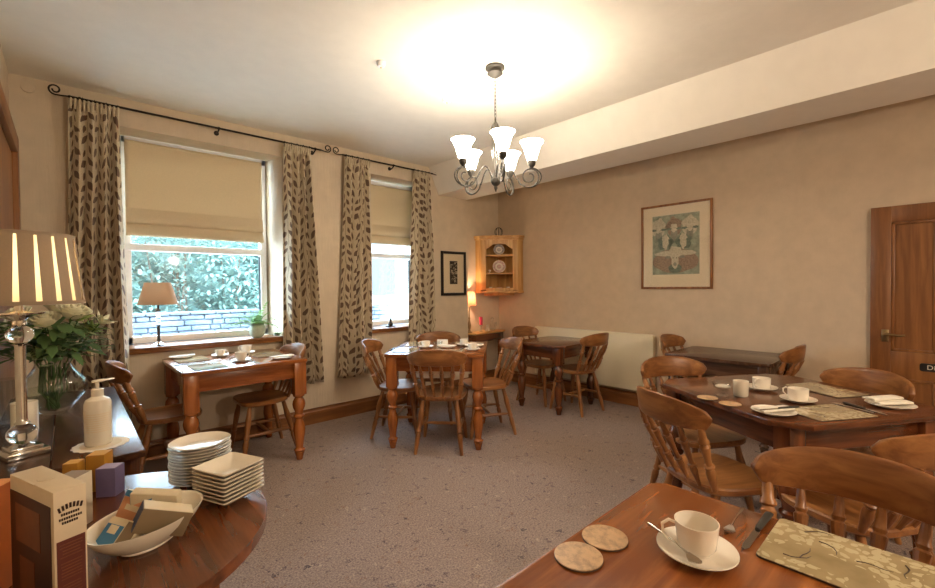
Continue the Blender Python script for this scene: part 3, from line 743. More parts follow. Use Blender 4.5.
# ================= LAMPS =================
def big_lamp():
    x,y,z=-.124,2.19,.751; t=thing('table_lamp','large lamp with taupe and cream pleated shade on a glass-ball column, left edge','lamp',(x,y,z),.35)
    b=B(); b.box((0,0,.012),(.115,.115,.024),.004); b.box((0,0,.03),(.085,.085,.012),.003); b.build('base','chrome',t)
    def ball(zc,r,nm):
        B().lathe([(.012,zc-r*.98)]+[(r*1.1*math.sin(a),zc-r*.95*math.cos(a)) for a in [PI*k/16 for k in range(2,15)]]+[(.012,zc+r*.98)],seg=28).build(nm,'glassball',t)
    ball(.075,.038,'glass_ball'); 
    B().lathe([(.035,.036),(.02,.042),(.012,.05)],seg=24).lathe([(.012,.108),(.022,.112),(.0165,.12),(.0145,.13),(.0145,.385),(.02,.392)],seg=24).build('column','chrome',t)
    ball(.425,.034,'glass_ball')
    B().lathe([(.012,.455),(.02,.46),(.016,.475),(.035,.49),(.066,.497),(.067,.502),(.02,.505),(.012,.51),(.012,.56)],seg=32).build('top_dish','chrome',t)
    z0,z1=.535,.775; r0,r1=.172,.146; n=20; s=B(); g=B()
    for k in range(n):
        a0=2*PI*k/n; a1=a0+2*PI/n*.88
        def ring(a,r0_,r1_,off): return [(r*math.cos(a),r*math.sin(a),z_) for r,z_ in ((r0_+off,z0),(r1_+off,z1))]
        m=6; rows=[[ring(a0+(a1-a0)*(.5+(i/m-.5)*.80),r0,r1,.004)[0],ring(a0+(a1-a0)*(.5+(i/m-.5)*.96),r0,r1,.004)[1]] for i in range(m+1)]
        for p,q in zip(rows,rows[1:]): s.face([p[0],q[0],q[1],p[1]])
        # fold returns
    bmesh.ops.remove_doubles(s.bm,verts=s.bm.verts,dist=.0001)
    so=s.build('shade','shade_pleat',t,nonorm=True,ang=.5)
    g.lathe([(r0-.006,z0),(r1-.006,z1)],seg=88,cap=False).build('shade_lining','shade_gap',so)
    B().lathe([(r0+.0045,z0-.004),(r0+.0055,z0+.008),(r0-.008,z0+.008),(r0-.008,z0-.004),(r0+.0045,z0-.004)],seg=88,cap=False).build('shade_trim','shade_pleat',so); B().lathe([(r1+.0045,z1-.009),(r1+.0055,z1+.003),(r1-.008,z1+.003),(r1-.008,z1-.009),(r1+.0045,z1-.009)],seg=88,cap=False).build('shade_trim','shade_pleat',so)
    b=B(); b.lathe([(.012,.56),(.03,.585),(.032,.61),(.02,.64),(.008,.65)],seg=16).build('bulb','bulb_soft',t)
    point('big_lamp_bulb',(x,y,z+.67),1.6,(1,.86,.64),.03)
def gball():
    t=NT('solid_crystal'); t.base((.96,.96,.96)); t.set(Roughness=.03,IOR=1.45); t.b.inputs['Transmission Weight'].default_value=1; return t.m
M['glassball']=gball()
M['bulb_soft']=emis('soft_warm_bulb',(1,.86,.64),6)
big_lamp()
def sill_lamp():
    x,y,z=.535,N+.045,.885; t=thing('table_lamp','lamp with brown pleated shade on a crystal column on the wide windowsill','lamp',(x,y,z))
    B().lathe([(.05,0),(.052,.008),(.03,.014),(.02,.02),(.012,.03)],seg=24).build('base','chrome',t)
    B().lathe([(.010,.03),(.015,.04),(.010,.055),(.011,.15),(.016,.155),(.010,.165)],seg=18).build('column','pewter',t)
    for zc,r in ((.18,.016),(.213,.020),(.25,.018)): B().lathe([(r*math.sin(a),zc-r*math.cos(a)) for a in [PI*k/12 for k in range(1,12)]],seg=20).build('glass_ball','glassball',t)
    B().lathe([(.008,.268),(.02,.275),(.008,.29),(.008,.35)],seg=16).build('top_stem','pewter',t)
    s=B(); n=120; r0,r1,z0,z1=.133,.086,.325,.500
    s.loft([[((r+(.0022 if i%2 else 0))*math.cos(2*PI*i/n),(r+(.0022 if i%2 else 0))*math.sin(2*PI*i/n),z_) for i in range(n)] for r,z_ in ((r0,z0),(r1,z1))],cap=False)
    s.build('shade','shade_brown',t,ang=3)
    point('sill_lamp_bulb',(x,y,z+.40),.6,(1,.80,.55),.03)
sill_lamp()
def alcove_table():
    t=thing('corner_table','small pine corner table with drawer-depth apron under the corner cabinet','table',(4.2,4.2,0))
    poly=[(-.345,.145),(-.345,-.01),(-.30,-.10),(.24,-.07),(.37,.0),(.39,.145)]
    B().prism(poly,.70,.722,.005).build('tabletop','light_x',t)
    poly2=[(-.32,.12),(-.32,-.01),(-.28,-.08),(.22,-.05),(.34,.01),(.37,.12)]
    B().prism(poly2,.60,.70,.002).build('apron','mahog_x',t)
    for x,y in ((-.29,.09),(-.27,-.04),(.22,-.02),(.34,.09)): B().rod((x,y,0),(x,y,.60),[(.014,0),(.018,.3),(.022,.7),(.02,1)],12).build('leg','mahog_z',t)
alcove_table()
def alcove_lamp():
    x,y,z=3.925,4.25,.7225; t=thing('table_lamp','lit lamp with peach pleated shade half hidden by the alcove edge','lamp',(x,y,z))
    B().lathe([(.04,0),(.042,.01),(.02,.02),(.012,.04),(.022,.07),(.026,.10),(.016,.14),(.010,.17),(.014,.19),(.008,.21),(.008,.37)],seg=20).build('base','brass',t)
    s=B(); n=60; s.loft([[((r+(.002 if i%2 else 0))*math.cos(2*PI*i/n),(r+(.002 if i%2 else 0))*math.sin(2*PI*i/n),z_) for i in range(n)] for r,z_ in ((.088,.36),(.072,.54))],cap=False); s.build('shade','shade_pink',t,ang=3)
    B().lathe([(.008,.37),(.022,.40),(.02,.43),(.006,.445)],seg=14).build('bulb','bulb_soft',t)
    point('alcove_lamp_bulb',(x,y,z+.47),9,(1,.80,.54),.02)
alcove_lamp()
TZ=.7225
M['pink']=plain('pink_wax',srgb(216,62,92),.5,0,.02)
t=thing('pink_candle','pink pillar candle on a clear glass holder beside the alcove lamp','candle',(4.09,4.20,TZ)); B().lathe([(.03,0),(.03,.006),(.008,.015),(.008,.07),(.028,.09),(.028,.095)],seg=20).build('glass_holder','clear',t); B().lathe([(.023,.0955),(.023,.20),(.012,.203)],seg=18).build('wax','pink',t); B().tube([(0,0,.203),(0,0,.214)],.0015,5).build('wick','iron',t)
t=thing('glass_decanter','clear glass decanter with round stopper on the corner table','decanter',(4.33,4.22,TZ)); B().lathe([(.03,0),(.034,.01),(.034,.07),(.015,.10),(.012,.13),(.018,.135)],seg=20).build('glass_body','clear',t); B().lathe([(.010,.136),(.012,.15),(.019,.165),(.012,.18),(.003,.184)],seg=16).build('stopper','glassball',t)
t=thing('glass_tumbler','small stemmed glass right of the decanter on the corner table','glass',(4.43,4.26,TZ)); B().lathe([(.024,0),(.024,.003),(.005,.008),(.005,.04),(.02,.06),(.024,.11)],seg=20,cap=False).build('glass_body','clear',t)
t=thing('tall_card','white menu card standing left of the decanter on the corner table','card',(4.22,4.21,TZ),.4); B().box((0,-.012,.045),(.06,.0015,.09),0,RX(-.2)).build('front_leaf','paper',t); B().box((0,.012,.045),(.06,.0015,.09),0,RX(.2)).build('back_leaf','paper',t)

# ================= SILL THINGS =================
def leaf_mesh(b,base,dirv,L,Wd,curl=.3,up_=Vector((0,0,1)),mi=0):
    base=Vector(base); d=Vector(dirv).normalized(); side=d.cross(up_); 
    if side.length<.01: side=Vector((1,0,0))
    side.normalize(); nn=side.cross(d); n=5; rows=[]
    for i in range(n+1):
        f=i/n; wv=Wd*math.sin(PI*min(.98,f*.92+.06))**.8; c=base+d*L*f-nn*(-curl*L*f*(f-.0))*-1
        rows.append((c-side*wv/2,c+nn*wv*.08,c+side*wv/2))
    vs=[[b.bm.verts.new(p) for p in r] for r in rows]
    for a,c in zip(vs,vs[1:]):
        for k in range(2):
            f=b.bm.faces.new((a[k],a[k+1],c[k+1],c[k])); f.material_index=mi
def leafmat(name,c,tr=.35):
    return translucent(name,c,tr)
M['fern']=leafmat('fresh_green_leaf',srgb(150,186,120)); M['dkleaf']=leafmat('dark_green_leaf',srgb(92,122,70),.25); M['eucleaf']=leafmat('pale_sage_leaf',srgb(186,200,146),.3)
M['petal']=leafmat('cream_white_petal',srgb(250,246,220),.3); M['ltgreen']=leafmat('lime_green_petal',srgb(176,196,120),.3)
M['pot']=plain('mottled_grey_green_pot',srgb(176,186,166),.4,0,.12,0,40)
def sill_plant():
    t=thing('potted_fern','feathery green fern in a round pale pot on the wide windowsill','plant',(1.27,N+.03,.885))
    B().lathe([(.035,0),(.055,.02),(.068,.06),(.066,.10),(.052,.125),(.046,.128),(.050,.115),(.03,.11)],seg=28).build('pot','pot',t)
    b=B(); rn=random.Random(11); st=B()
    for k in range(46):
        a=rn.uniform(0,2*PI); L=rn.uniform(.18,.36); el=rn.uniform(.25,1.2); pts=[]
        if math.sin(a)>0.2: L*=.6
        for i in range(9):
            f=i/8; r=L*f*math.cos(el); z=.11+L*f*math.sin(el)-.30*L*f*f; pts.append(Vector((r*math.cos(a)*(1.6 if math.cos(a)<0 else .5),r*math.sin(a)*.6,z)))
        st.tube(pts,[.0012]*9,4)
        for i in range(2,9):
            d=(pts[i]-pts[i-1]).normalized(); s=d.cross(Vector((0,0,1))).normalized()
            for q in (-1,1): leaf_mesh(b,pts[i],d*.5+s*q,.046*(1.15-i/9*.6),.017,.1)
    b.build('fronds','fern',t,nonorm=True); st.build('stems','fern',t)
sill_plant()
t=thing('seed_dish','small dark green plant in a low dish at the right of the wide windowsill','plant',(1.45,N-.0+.035,.885)); B().lathe([(.02,0),(.032,.018),(.028,.018)],seg=20).build('dish','pot',t); b=B(); rn=random.Random(5)
for k in range(30): a=rn.uniform(0,6.28); leaf_mesh(b,(.012*math.cos(a),.012*math.sin(a),.016),(math.cos(a),math.sin(a),rn.uniform(.1,1.2)),.03,.012)
b.build('foliage','dkleaf',t,nonorm=True)
t=thing('sill_figurine','small dark figurine on a flat base on the narrow windowsill','ornament',(2.70,N+.05,.885)); B().box((0,0,.006),(.11,.05,.012),.003).build('base','iron',t); B().lathe([(.022,.012),(.028,.03),(.02,.055),(.010,.065),(.015,.08),(.010,.095),(.002,.1)],seg=16).build('figure','iron',t)

# ================= TABLEWARE =================
def cup_saucer(x,y,z,ang,lab_c,lab_s,r=.042,h=.068,rs=.072,group=None,straight=False):
    s=thing('saucer',lab_s,'saucer',(x,y,z)); 
    B().lathe([(rs*.5,0),(rs*.52,.003),(rs*.8,.009),(rs,.016),(rs*.995,.0185),(rs*.78,.012),(rs*.5,.006),(rs*.1,.0055)],seg=40).build('saucer_dish','white',s)
    c=thing('teacup',lab_c,'cup',(x,y,z+.0062),ang)
    b=B()
    if straight: pr=[(r*.78,0),(r*.80,.003),(r*.93,h*.10),(r*.98,h*.5),(r,h),(r*.96,h),(r*.93,h*.5),(r*.85,h*.12),(r*.1,h*.09)]
    else: pr=[(r*.60,0),(r*.62,.004),(r*.74,.009),(r*.86,h*.25),(r*.93,h*.6),(r,h),(r*.955,h),(r*.89,h*.6),(r*.81,h*.25),(r*.6,.013),(r*.1,.010)]
    b.lathe(pr,seg=36); b.build('cup_body','white',c)
    k=.93; B().tube([(r*.95,0,h*.86),(r*1.25,0,h*.93),(r*1.55,0,h*.78),(r*1.52,0,h*.5),(r*1.2,0,h*.28),(r*.84,0,h*.24)],[.003,.0035,.0035,.003,.003,.003],8).build('handle','white',c)
    return c
def spoon(x,y,z,ang,label,L=.135,tilt=0,group=None):
    t=thing('teaspoon',label,'spoon',(x,y,z),0,group,rot=(0,-tilt,ang))
    b=B(); b.loft([[(-L/2+.0+.034*f+ -.0,w*q,.0035+ dz+abs(q)*.001) for q in (-1,-.4,.4,1)]+[(-L/2+.034*f,w*q,.0015+dz) for q in (1,-1)] for f,w,dz in ((0,.002,.004),(.2,.009,.001),(.55,.0125,-.001),(.85,.008,.001),(1.0,.0035,.004))]); b.build('bowl','steel',t,ang=1)
    B().tube([(-L/2+.034,0,.0065),(-.01,0,.009),(L/2-.02,0,.007),(L/2,0,.005)],[.0022,.0018,.0028,.0035],8).build('handle','steel',t)
    return t
def knife(x,y,z,ang,label,L=.21,group=None):
    t=thing('table_knife',label,'knife',(x,y,z),ang,group)
    B().prism([(0,-.006),(L*.38,-.007),(L*.48,-.004),(L*.5,.002),(L*.44,.008),(0,.007)],.001,.003).build('blade','steel',t)
    B().loft([[(xx,w*math.cos(a),.0045+h*math.sin(a)) for a in [2*PI*k/10 for k in range(10)]] for xx,w,h in ((0,.005,.0035),(-.01,.0075,.0042),(-L*.42,.0095,.0044),(-L*.49,.009,.004),(-L*.5,.005,.003))]).build('handle','pewter',t)
    return t
def fork(x,y,z,ang,label,L=.19,group=None):
    t=thing('table_fork',label,'fork',(x,y,z),ang,group)
    b=B(); b.tube([(-L/2,0,.004),(0,0,.005),(L*.2,0,.004)],[.0045,.0025,.003],8); b.prism([(L*.2,-.003),(L*.26,-.011),(L*.32,-.012),(L*.32,.012),(L*.26,.011),(L*.2,.003)],.003,.005); b.build('handle','steel',t)
    for q in (-.0095,-.0032,.0032,.0095): B().tube([(L*.315,q,.004),(L*.42,q,.0055),(L*.5,q,.004)],[.0018,.0015,.0008],6).build('tine','steel',t)
    return t
def floral_mat():
    t=NT('blossom_pattern_placemat'); v=t.coord('Object'); n=t.noise(v,9,4); base=t.ramp(n,[(.3,srgb(140,122,86)),(.7,srgb(180,160,120))])
    vo=t.add('ShaderNodeTexVoronoi'); vo.inputs['Scale'].default_value=58
    nv=t.add('ShaderNodeTexNoise'); nv.inputs['Scale'].default_value=30; t.l(v,nv.inputs[0]); ad=t.add('ShaderNodeVectorMath',operation='MULTIPLY_ADD'); t.l(nv.outputs['Color'],ad.inputs[0]); ad.inputs[1].default_value=(.03,.03,0); t.l(v,ad.inputs[2]); t.l(ad.outputs[0],vo.inputs[0])
    n2=t.noise(v,6,2); pk=t.math('MULTIPLY',t.math('LESS_THAN',vo.outputs['Distance'],.50),t.math('GREATER_THAN',n2,.45))
    c=t.mix(t.math('MULTIPLY',pk,.6),base,srgb(212,198,160)); ct=t.math('MULTIPLY',t.math('LESS_THAN',vo.outputs['Distance'],.10),pk); c=t.mix(t.math('MULTIPLY',ct,.6),c,srgb(150,128,60))
    t.base(c); t.set(Roughness=.14); t.b.inputs['Coat Weight'].default_value=.6; return t.m
M['floral']=floral_mat(); M['matedge']=plain('dark_mat_edge',srgb(70,50,36),.5)
def stain_mat(name,c):
    t=NT(name); n=t.noise(t.coord(),55,5,.7); t.base(t.ramp(n,[(.35,tuple(x*.55 for x in c)),(.55,c),(.7,tuple(min(1,x*1.15) for x in c))])); t.set(Roughness=.35); return t.m
M['coaster']=stain_mat('mottled_coaster_top',srgb(196,160,118))
def placemat(x,y,z,ang,label,w=.29,d=.215,branches=5,group=None,seed=1):
    t=thing('placemat',label,'placemat',(x,y,z),ang,group)
    B().prism(rpoly(w,d,.012),0,.0035).build('cork_backing','matedge',t)
    B().prism(rpoly(w-.001,d-.001,.012),.0035,.0048).build('printed_top','floral',t)
    rn=random.Random(seed)
    for k in range(branches):
        x0,y0=rn.uniform(-w*.42,w*.42),rn.uniform(-d*.4,d*.4); a=rn.uniform(0,6.28); pts=[]
        for i in range(5): pts.append((max(-w*.47,min(w*.47,x0)),max(-d*.46,min(d*.46,y0)),.0049)); a+=rn.uniform(-.7,.7); x0+=.014*math.cos(a); y0+=.014*math.sin(a)
        B().tube(pts,[.0016,.0014,.0012,.001,.0006],5).build('printed_twig','matedge',t)
    return t
def coaster(x,y,z,label,r=.05,group=None):
    t=thing('coaster',label,'coaster',(x,y,z),0,group); B().lathe([(r,0),(r,.003)],seg=44).build('cork_base','matedge',t); B().lathe([(r*.995,.003),(r*.99,.0048),(r*.5,.005)],seg=44).build('printed_top','coaster',t)
def plate_napkin(x,y,z,ang,label_p,label_n,r=.085,n=1,group=None):
    t=thing('side_plate',label_p,'plate',(x,y,z)); B().lathe([(r*.55,0),(r*.57,.003),(r*.9,.010),(r,.015),(r*.99,.0165),(r*.85,.0115),(r*.55,.005),(r*.1,.005)],seg=44).build('plate_body','white',t)
    for k in range(n):
        q=thing('napkin',label_n if isinstance(label_n,str) else label_n[k],'napkin',(x+.035*k*math.sin(-ang),y+.035*k*math.cos(ang),z+.0166+.0115*k),ang+.10*k)
        b=B()
        for i in range(3):
            b.grid(lambda u,v,i=i:(-.085+.17*u,-.026+.052*v,.0015+.003*i+.0022*math.sin(v*PI)),10,6)
        b.build('folded_paper','paper',q,.0012,nonorm=True); 
        B().tube([(-.085,-.026,.0035),(.085,-.026,.0035)],.004,8).build('fold_edge','paper',q)
# --- T6 (bottom right) ---
z6=.7605
cup_saucer(.970,.350,z6,2.1,'white teacup on its saucer on the nearest table','white saucer with a spoon under the cup on the nearest table',.043,.066,.078)
spoon(.937,.385,z6+.0195,1.153,'teaspoon resting on the saucer of the nearest teacup',.145,.04)
coaster(.781,.515,z6,'round mottled coaster nearest the front edge of the closest table'); coaster(.883,.513,z6,'round mottled coaster behind its twin, nearer the cup on the closest table')
placemat(1.158,.115,z6,PI/2,'rectangular blossom-patterned placemat at the lower right on the nearest table',.30,.212,7,seed=4)
knife(1.165,.288,z6,PI,'table knife lying along the short edge of the large blossom placemat')
spoon(1.175,.335,z6,.05,'teaspoon lying between the knife and the nearest teacup',.15)
# --- T5 (right) ---
z5=.7605
coaster(2.36,.80,z5,'flat coaster nearest the left chair on the dark laid table',.047); coaster(2.315,.685,z5,'flat coaster in front of the sugar bowl on the dark laid table',.047)
t=thing('sugar_bowl','clear cut-glass sugar bowl on a short foot on the dark laid table','bowl',(2.47,.765,z5)); B().lathe([(.028,0),(.03,.004),(.012,.012),(.015,.02),(.04,.045),(.05,.07),(.047,.07),(.036,.046),(.005,.026)],seg=28).build('glass_body','clear',t); B().lathe([(.034,.045),(.036,.05),(.018,.058)],seg=16).build('sugar_lumps','white',t)
t=thing('ribbed_jug','cream ribbed straight-sided pot beside the glass sugar bowl','pot',(2.53,.70,z5)); n=36; B().loft([[((r+(.0016 if i%2 else 0))*math.cos(2*PI*i/n),(r+(.0016 if i%2 else 0))*math.sin(2*PI*i/n),z_) for i in range(n)] for r,z_ in ((.028,0),(.032,.006),(.034,.07),(.035,.078),(.032,.078),(.030,.01))]).build('pot_body','cream',t,ang=1)
cup_saucer(2.76,.665,z5,2.9,'white teacup with its handle to the left at the back of the dark laid table','saucer under the back teacup on the dark laid table',.043,.058,.075,straight=True)
cup_saucer(2.60,.475,z5,1.3,'white teacup in the middle of the dark laid table between two placemats','saucer under the middle teacup on the dark laid table',.043,.058,.075,straight=True)
placemat(2.46,.345,z5,a5,'blossom placemat at the near corner of the dark laid table',.30,.20,3,seed=6)
placemat(2.98,.43,z5,a5+PI/2,'blossom placemat on the door side of the dark laid table, before the light chair',.30,.20,3,seed=8)
plate_napkin(2.285,.505,z5,a5+.05,'side plate with napkin and knife at the near left of the dark laid table','folded white napkin on the near left side plate',.085)
knife(2.285,.485,z5+.024,a5+PI,'table knife across the napkin of the near left side plate',.20)
plate_napkin(2.79,.165,z5,a5-.1,'side plate with two napkins at the right of the dark laid table',('lower folded white napkin on the right side plate','second folded white napkin behind it on the right side plate'),.09,2)
knife(2.655,.24,z5,a5-PI/2-.1,'table knife between the near placemat and the right side plate',.20)
fork(2.63,.28,z5,a5+PI/2,'table fork beside the near blossom placemat',.18)
spoon(2.88,.60,z5,a5+.2,'teaspoon beside the back saucer on the dark laid table',.13)
# --- T2 (centre) ---
z2=.7855; R2=RZ(a2)
def p2(a,b): v=R2@Vector((a,b,0)); return 2.47+v.x,3.06+v.y
def c2(a,b,ang,l1,l2,**k): x,y=p2(a,b); cup_saucer(x,y,z2,ang,l1,l2,.04,.055,.07,**k)
c2(-.13,-.02,2.4,'white teacup at the left of the centre table','saucer under the left teacup on the centre table')
c2(.20,.14,.4,'white teacup at the back right of the centre table','saucer under the back right teacup on the centre table')
c2(.30,-.17,.4,'white teacup at the front right of the centre table','saucer under the front right teacup on the centre table')
for i,(a,b,an,l) in enumerate(((-.27,-.18,0,'front left'),(-.25,.22,0,'back left'),(.24,.28,0,'back right'),(.08,-.24,0,'front middle'))):
    x,y=p2(a,b); placemat(x,y,z2,a2+an+(PI/2 if i in(0,1,) else 0),'blossom placemat at the %s of the centre table'%l,.28,.2,2,seed=20+i)
x,y=p2(.0,.13); t=thing('menu_card','white folded paper card standing in the middle of the centre table','card',(x,y,z2),a2)
B().box((0,-.014,.03),(.10,.0015,.062),0,RX(-.42)).build('front_leaf','paper',t); B().box((0,.012,.03),(.10,.0015,.062),0,RX(.42)).build('back_leaf','paper',t)
x,y=p2(-.03,.02); t=thing('sugar_bowl','small glass bowl in the middle of the centre table','bowl',(x+.02,y+.02,z2)); B().lathe([(.02,0),(.022,.004),(.04,.03),(.045,.05),(.042,.05),(.034,.03),(.004,.008)],seg=24).build('glass_body','clear',t)
x,y=p2(.30,.04); plate_napkin(x,y,z2,a2+.2,'side plate with napkin on the right of the centre table','folded white napkin on the right side of the centre table',.08)
x,y=p2(.06,.0); plate_napkin(x,y,z2,a2-.3,'side plate with napkin in the centre of the centre table','folded white napkin in the centre of the centre table',.08)
x,y=p2(-.36,-.20); knife(x+.02,y+.09,z2,a2+PI/2,'table knife at the left edge of the centre table',.20)
x,y=p2(.20,-.05); knife(x,y,z2,a2+PI/2,'table knife in the right half of the centre table',.20)
# --- T1 (window) ---
z1=.7855
placemat(.72,3.50,z1,PI/2,'blossom placemat at the front left of the window table, glaring in daylight',.28,.21,3,seed=31)
placemat(.70,3.93,z1,PI/2,'blossom placemat at the back left of the window table',.28,.21,2,seed=32)
placemat(1.20,3.78,z1,PI/2,'blossom placemat at the right of the window table',.28,.21,2,seed=33)
cup_saucer(.955,3.56,z1,.3,'white teacup at the front middle of the window table','dark-shadowed saucer under the front teacup on the window table',.042,.065,.07)
cup_saucer(1.10,3.95,z1,2.4,'white teacup at the back of the window table near the fern','saucer under the back teacup on the window table',.042,.065,.07)
cup_saucer(.90,3.93,z1,-.6,'small white teacup at the back middle of the window table','saucer under the back middle teacup on the window table',.038,.05,.065)
knife(.64,3.66,z1+.0048,.2,'table knife on the front left placemat of the window table',.2); spoon(.80,3.67,z1+.0048,.6,'teaspoon on the front left placemat of the window table',.13)
plate_napkin(1.22,3.47,z1,.1,'side plate with napkin at the front right corner of the window table','folded white napkin at the front right corner of the window table',.08)
plate_napkin(.66,4.05,z1,.0,'side plate with napkin at the back left corner of the window table','folded white napkin at the back left corner of the window table',.075)
# ================= LEFT SIDE THINGS =================
ZT=.7505
ORD=['topmost','second','third','fourth','fifth','sixth','seventh','eighth','ninth','tenth','eleventh','twelfth']
# white side plates stack
def round_plate(r=.092):
    pass
PL=(.290,1.520); n=13; dz=.0086; first=None
for k in range(n):
    lab=('round white plate topmost of the tall round stack' if k==n-1 else 'round white plate at the bottom of the tall round stack' if k==0 else 'round white plate, %s from the top of the tall round stack'%ORD[n-k-1])
    if first is None:
        r=.082; o=thing('side_plate',lab,'plate',(PL[0],PL[1],ZT),0,'stack of round white plates')
        B().lathe([(r*.55,0),(r*.57,.002),(r*.70,.006),(r*.96,.0155),(r,.0185),(r*.985,.0195),(r*.95,.0178),(r*.70,.0085),(r*.60,.005),(r*.55,.0045),(r*.05,.0045)],seg=56).build('plate_body','white',o); first=o
    else: dup(first,(PL[0]+.0015*math.sin(k*2.1),PL[1]+.0015*math.cos(k*1.7),ZT+dz*k),0,lab)
SQ=(.320,1.328); first=None; n=8; dz=.0105
for k in range(n):
    lab=('square white dish topmost of the square stack, catching the window light' if k==n-1 else 'square white dish at the bottom of the square stack' if k==0 else 'square white dish, %s from the top of the square stack'%ORD[n-k-1])
    if first is None:
        o=thing('square_dish',lab,'dish',(SQ[0],SQ[1],ZT),.42,'stack of square white dishes')
        b=B(); prof=[(.36,0),(.40,.001),(.70,.010),(.98,.023),(1.0,.026),(.985,.0275),(.95,.026),(.68,.014),(.42,.005),(.05,.005)]
        rings=[]
        for kx,z_ in prof:
            q=.064*kx; rr=.007*kx; rings.append([(x,y,z_) for x,y in rpoly(2*q,2*q,rr,3)])
        b.loft(rings); b.build('dish_body','cream',o,ang=.45); first=o
    else: dup(first,(SQ[0],SQ[1],ZT+dz*k),.42+.015*math.sin(k*2.3),lab)
# bowl with tea sachets
BW=(.128,1.228)
t=thing('serving_bowl','shallow cream oval bowl full of tea packets on the round table','bowl',(*BW,ZT),.55)
B().lathe([(.048,0),(.052,.003),(.05,.006),(.075,.02),(.098,.045),(.108,.062),(.109,.065),(.105,.064),(.092,.045),(.07,.023),(.045,.010),(.005,.009)],seg=48,sx=1.12,sy=.82).build('bowl_body','cream',t)
def box_mats(*cs,r=.45): return [plain('printed_card_%d_%d'%(int(c[0]*255),i),c,r,0,.05) for i,c in enumerate(cs)]
blue=srgb(60,120,160); navy=srgb(34,54,92); creamc=srgb(222,206,172); orange_=srgb(206,146,104); greyb=srgb(132,112,84)
def packet(name,label,cat,loc,dims,rot,mats,deco=None,group=None):
    t=thing(name,label,cat,loc,0,group,rot=rot); w_,d_,h_=dims
    if name=='tea_packet': t.scale=(1.18,1.18,1.18)
    B().box((0,0,h_/2),dims,.0012).build('carton',mats[0],t)
    if deco:
        for i,(nm,(cx,cy,cz),(sx,sy,sz),mi) in enumerate(deco): B().box((cx,cy,cz),(sx,sy,sz)).build(nm,mats[mi],t)
    return t
mm=box_mats(creamc,blue,navy,orange_,greyb)
# local frames: rz then tilt.  bowl contents
packet('tea_packet','tea packet with orange flower front and blue top edge at the left of the bowl','tea packet',(.085,1.262,ZT+.018),(.062,.014,.078),(-.42,.18,-.95),mm,[('printed_front',(0,-.0073,.036),(.058,.0006,.06),3),('blue_band',(0,-.0073,.072),(.06,.0008,.011),1),('printed_text',(-.0,-.0078,.050),(.035,.0006,.010),0)],'tea packets in the oval bowl')
packet('tea_packet','tea packet with blue label square lying at the lower left rim of the bowl','tea packet',(.058,1.196,ZT+.026),(.065,.016,.05),(-.75,.12,-.95),mm,[('blue_band',(-.013,-.0083,.020),(.036,.0006,.036),1),('printed_front',(.02,-.0083,.025),(.025,.0006,.045),4),('printed_label',(-.013,-.0087,.030),(.018,.0006,.014),0)],'tea packets in the oval bowl')
packet('tea_packet','tea packet with pale front and blue spine standing at the back of the bowl','tea packet',(.150,1.268,ZT+.018),(.085,.020,.078),(.25,.12,-.60),mm,[('blue_spine',(-.0427,0,.039),(.0008,.018,.074),1),('blue_band',(-.0,-.0103,.050),(.05,.0006,.012),1),('printed_top',(0,0,.0785),(.08,.018,.0006),0)],'tea packets in the oval bowl')
packet('tea_packet','tea packet with navy end and brown side at the front right of the bowl','tea packet',(.140,1.188,ZT+.040),(.085,.034,.046),(.12,.42,-.05),[mm[4],mm[0],mm[2]],[('navy_spine',(-.0428,0,.023),(.0008,.032,.044),2),('pale_top',(0,0,.0463),(.083,.032,.0006),1)],'tea packets in the oval bowl')
# brown/white box
def long_box():
    cx,cy=-.033,1.12; a=math.atan2(1.034-1.199,-.018+.08); L,Wd,h=.176,.046,.232
    t=thing('drink_carton','tall white-topped brown carton with a window panel and small print, lower left','carton',(cx,cy,ZT),a)
    brown=plain('dark_brown_card',srgb(52,28,20),.4); wh=plain('cream_card',srgb(214,196,166),.5); tan=plain('tan_print',srgb(112,66,38),.4,0,.25); red=plain('maroon_card',srgb(96,44,34),.45)
    B().box((0,0,h/2),(L,Wd,h),.001).build('carton',wh,t)
    yf=-Wd/2; xr=L/2
    B().box((-.004,yf-.0006,(h-.026)/2),(L-.012,.0008,h-.028)).build('side_print',brown,t)
    B().box((-.012,yf-.0013,.150),(.10,.0006,.07),0).build('side_picture',tan,t)
    B().box((-.018,yf-.0013,.06),(.06,.0006,.06),0).build('side_picture',tan,t)
    B().box((xr+.0005,0,.073),(.0008,Wd-.006,.142)).build('end_print',red,t)
    B().lathe([(.014,h),(.014,h+.0012),(.010,h+.0014)],seg=20).build('lid_mark',wh,t)
    B().box((0,yf+.001,h-.001),(.03,.004,.003)).build('lid_tab',wh,t)
    mx=Matrix(((0,0,1,xr+.0008),(1,0,0,0),(0,1,0,0),(0,0,0,1)))
    for i,(s,sz,zz) in enumerate((('TURKISH',.0105,.200),('Delight',.008,.187),('drinking chocolate',.0042,.177))):
        pass
    rn=random.Random(2); b=B()
    for i in range(24):
        zz=.136-i*.0055
        if i in(5,12,18): continue
        wv=(Wd-.014)*rn.uniform(.75,1); b.box((xr+.0011,0,zz),(.0005,wv,.0018))
    b.build('end_small_print',tan,t)
    b=B(); 
    for i in range(7):
        q=(i-3)/3; b.box((xr+.0007,q*.0155,.202-.004*q*q),(.0008,.0032,.009),0,RX(-q*.25))
    for zz,wv in ((.189,.024),(.181,.030),(.174,.022)):
        k=-wv/2
        while k<wv/2: b.box((xr+.0007,k,zz),(.0008,.0022,.0042)); k+=.0033
    b.build('end_lettering',brown,t)
long_box()
yel=box_mats(srgb(170,120,36),srgb(206,156,60)); pur=box_mats(srgb(106,94,128),srgb(164,150,182)); whb=box_mats(srgb(214,200,176),srgb(150,130,110)); org=box_mats(srgb(190,104,46),srgb(222,150,80))
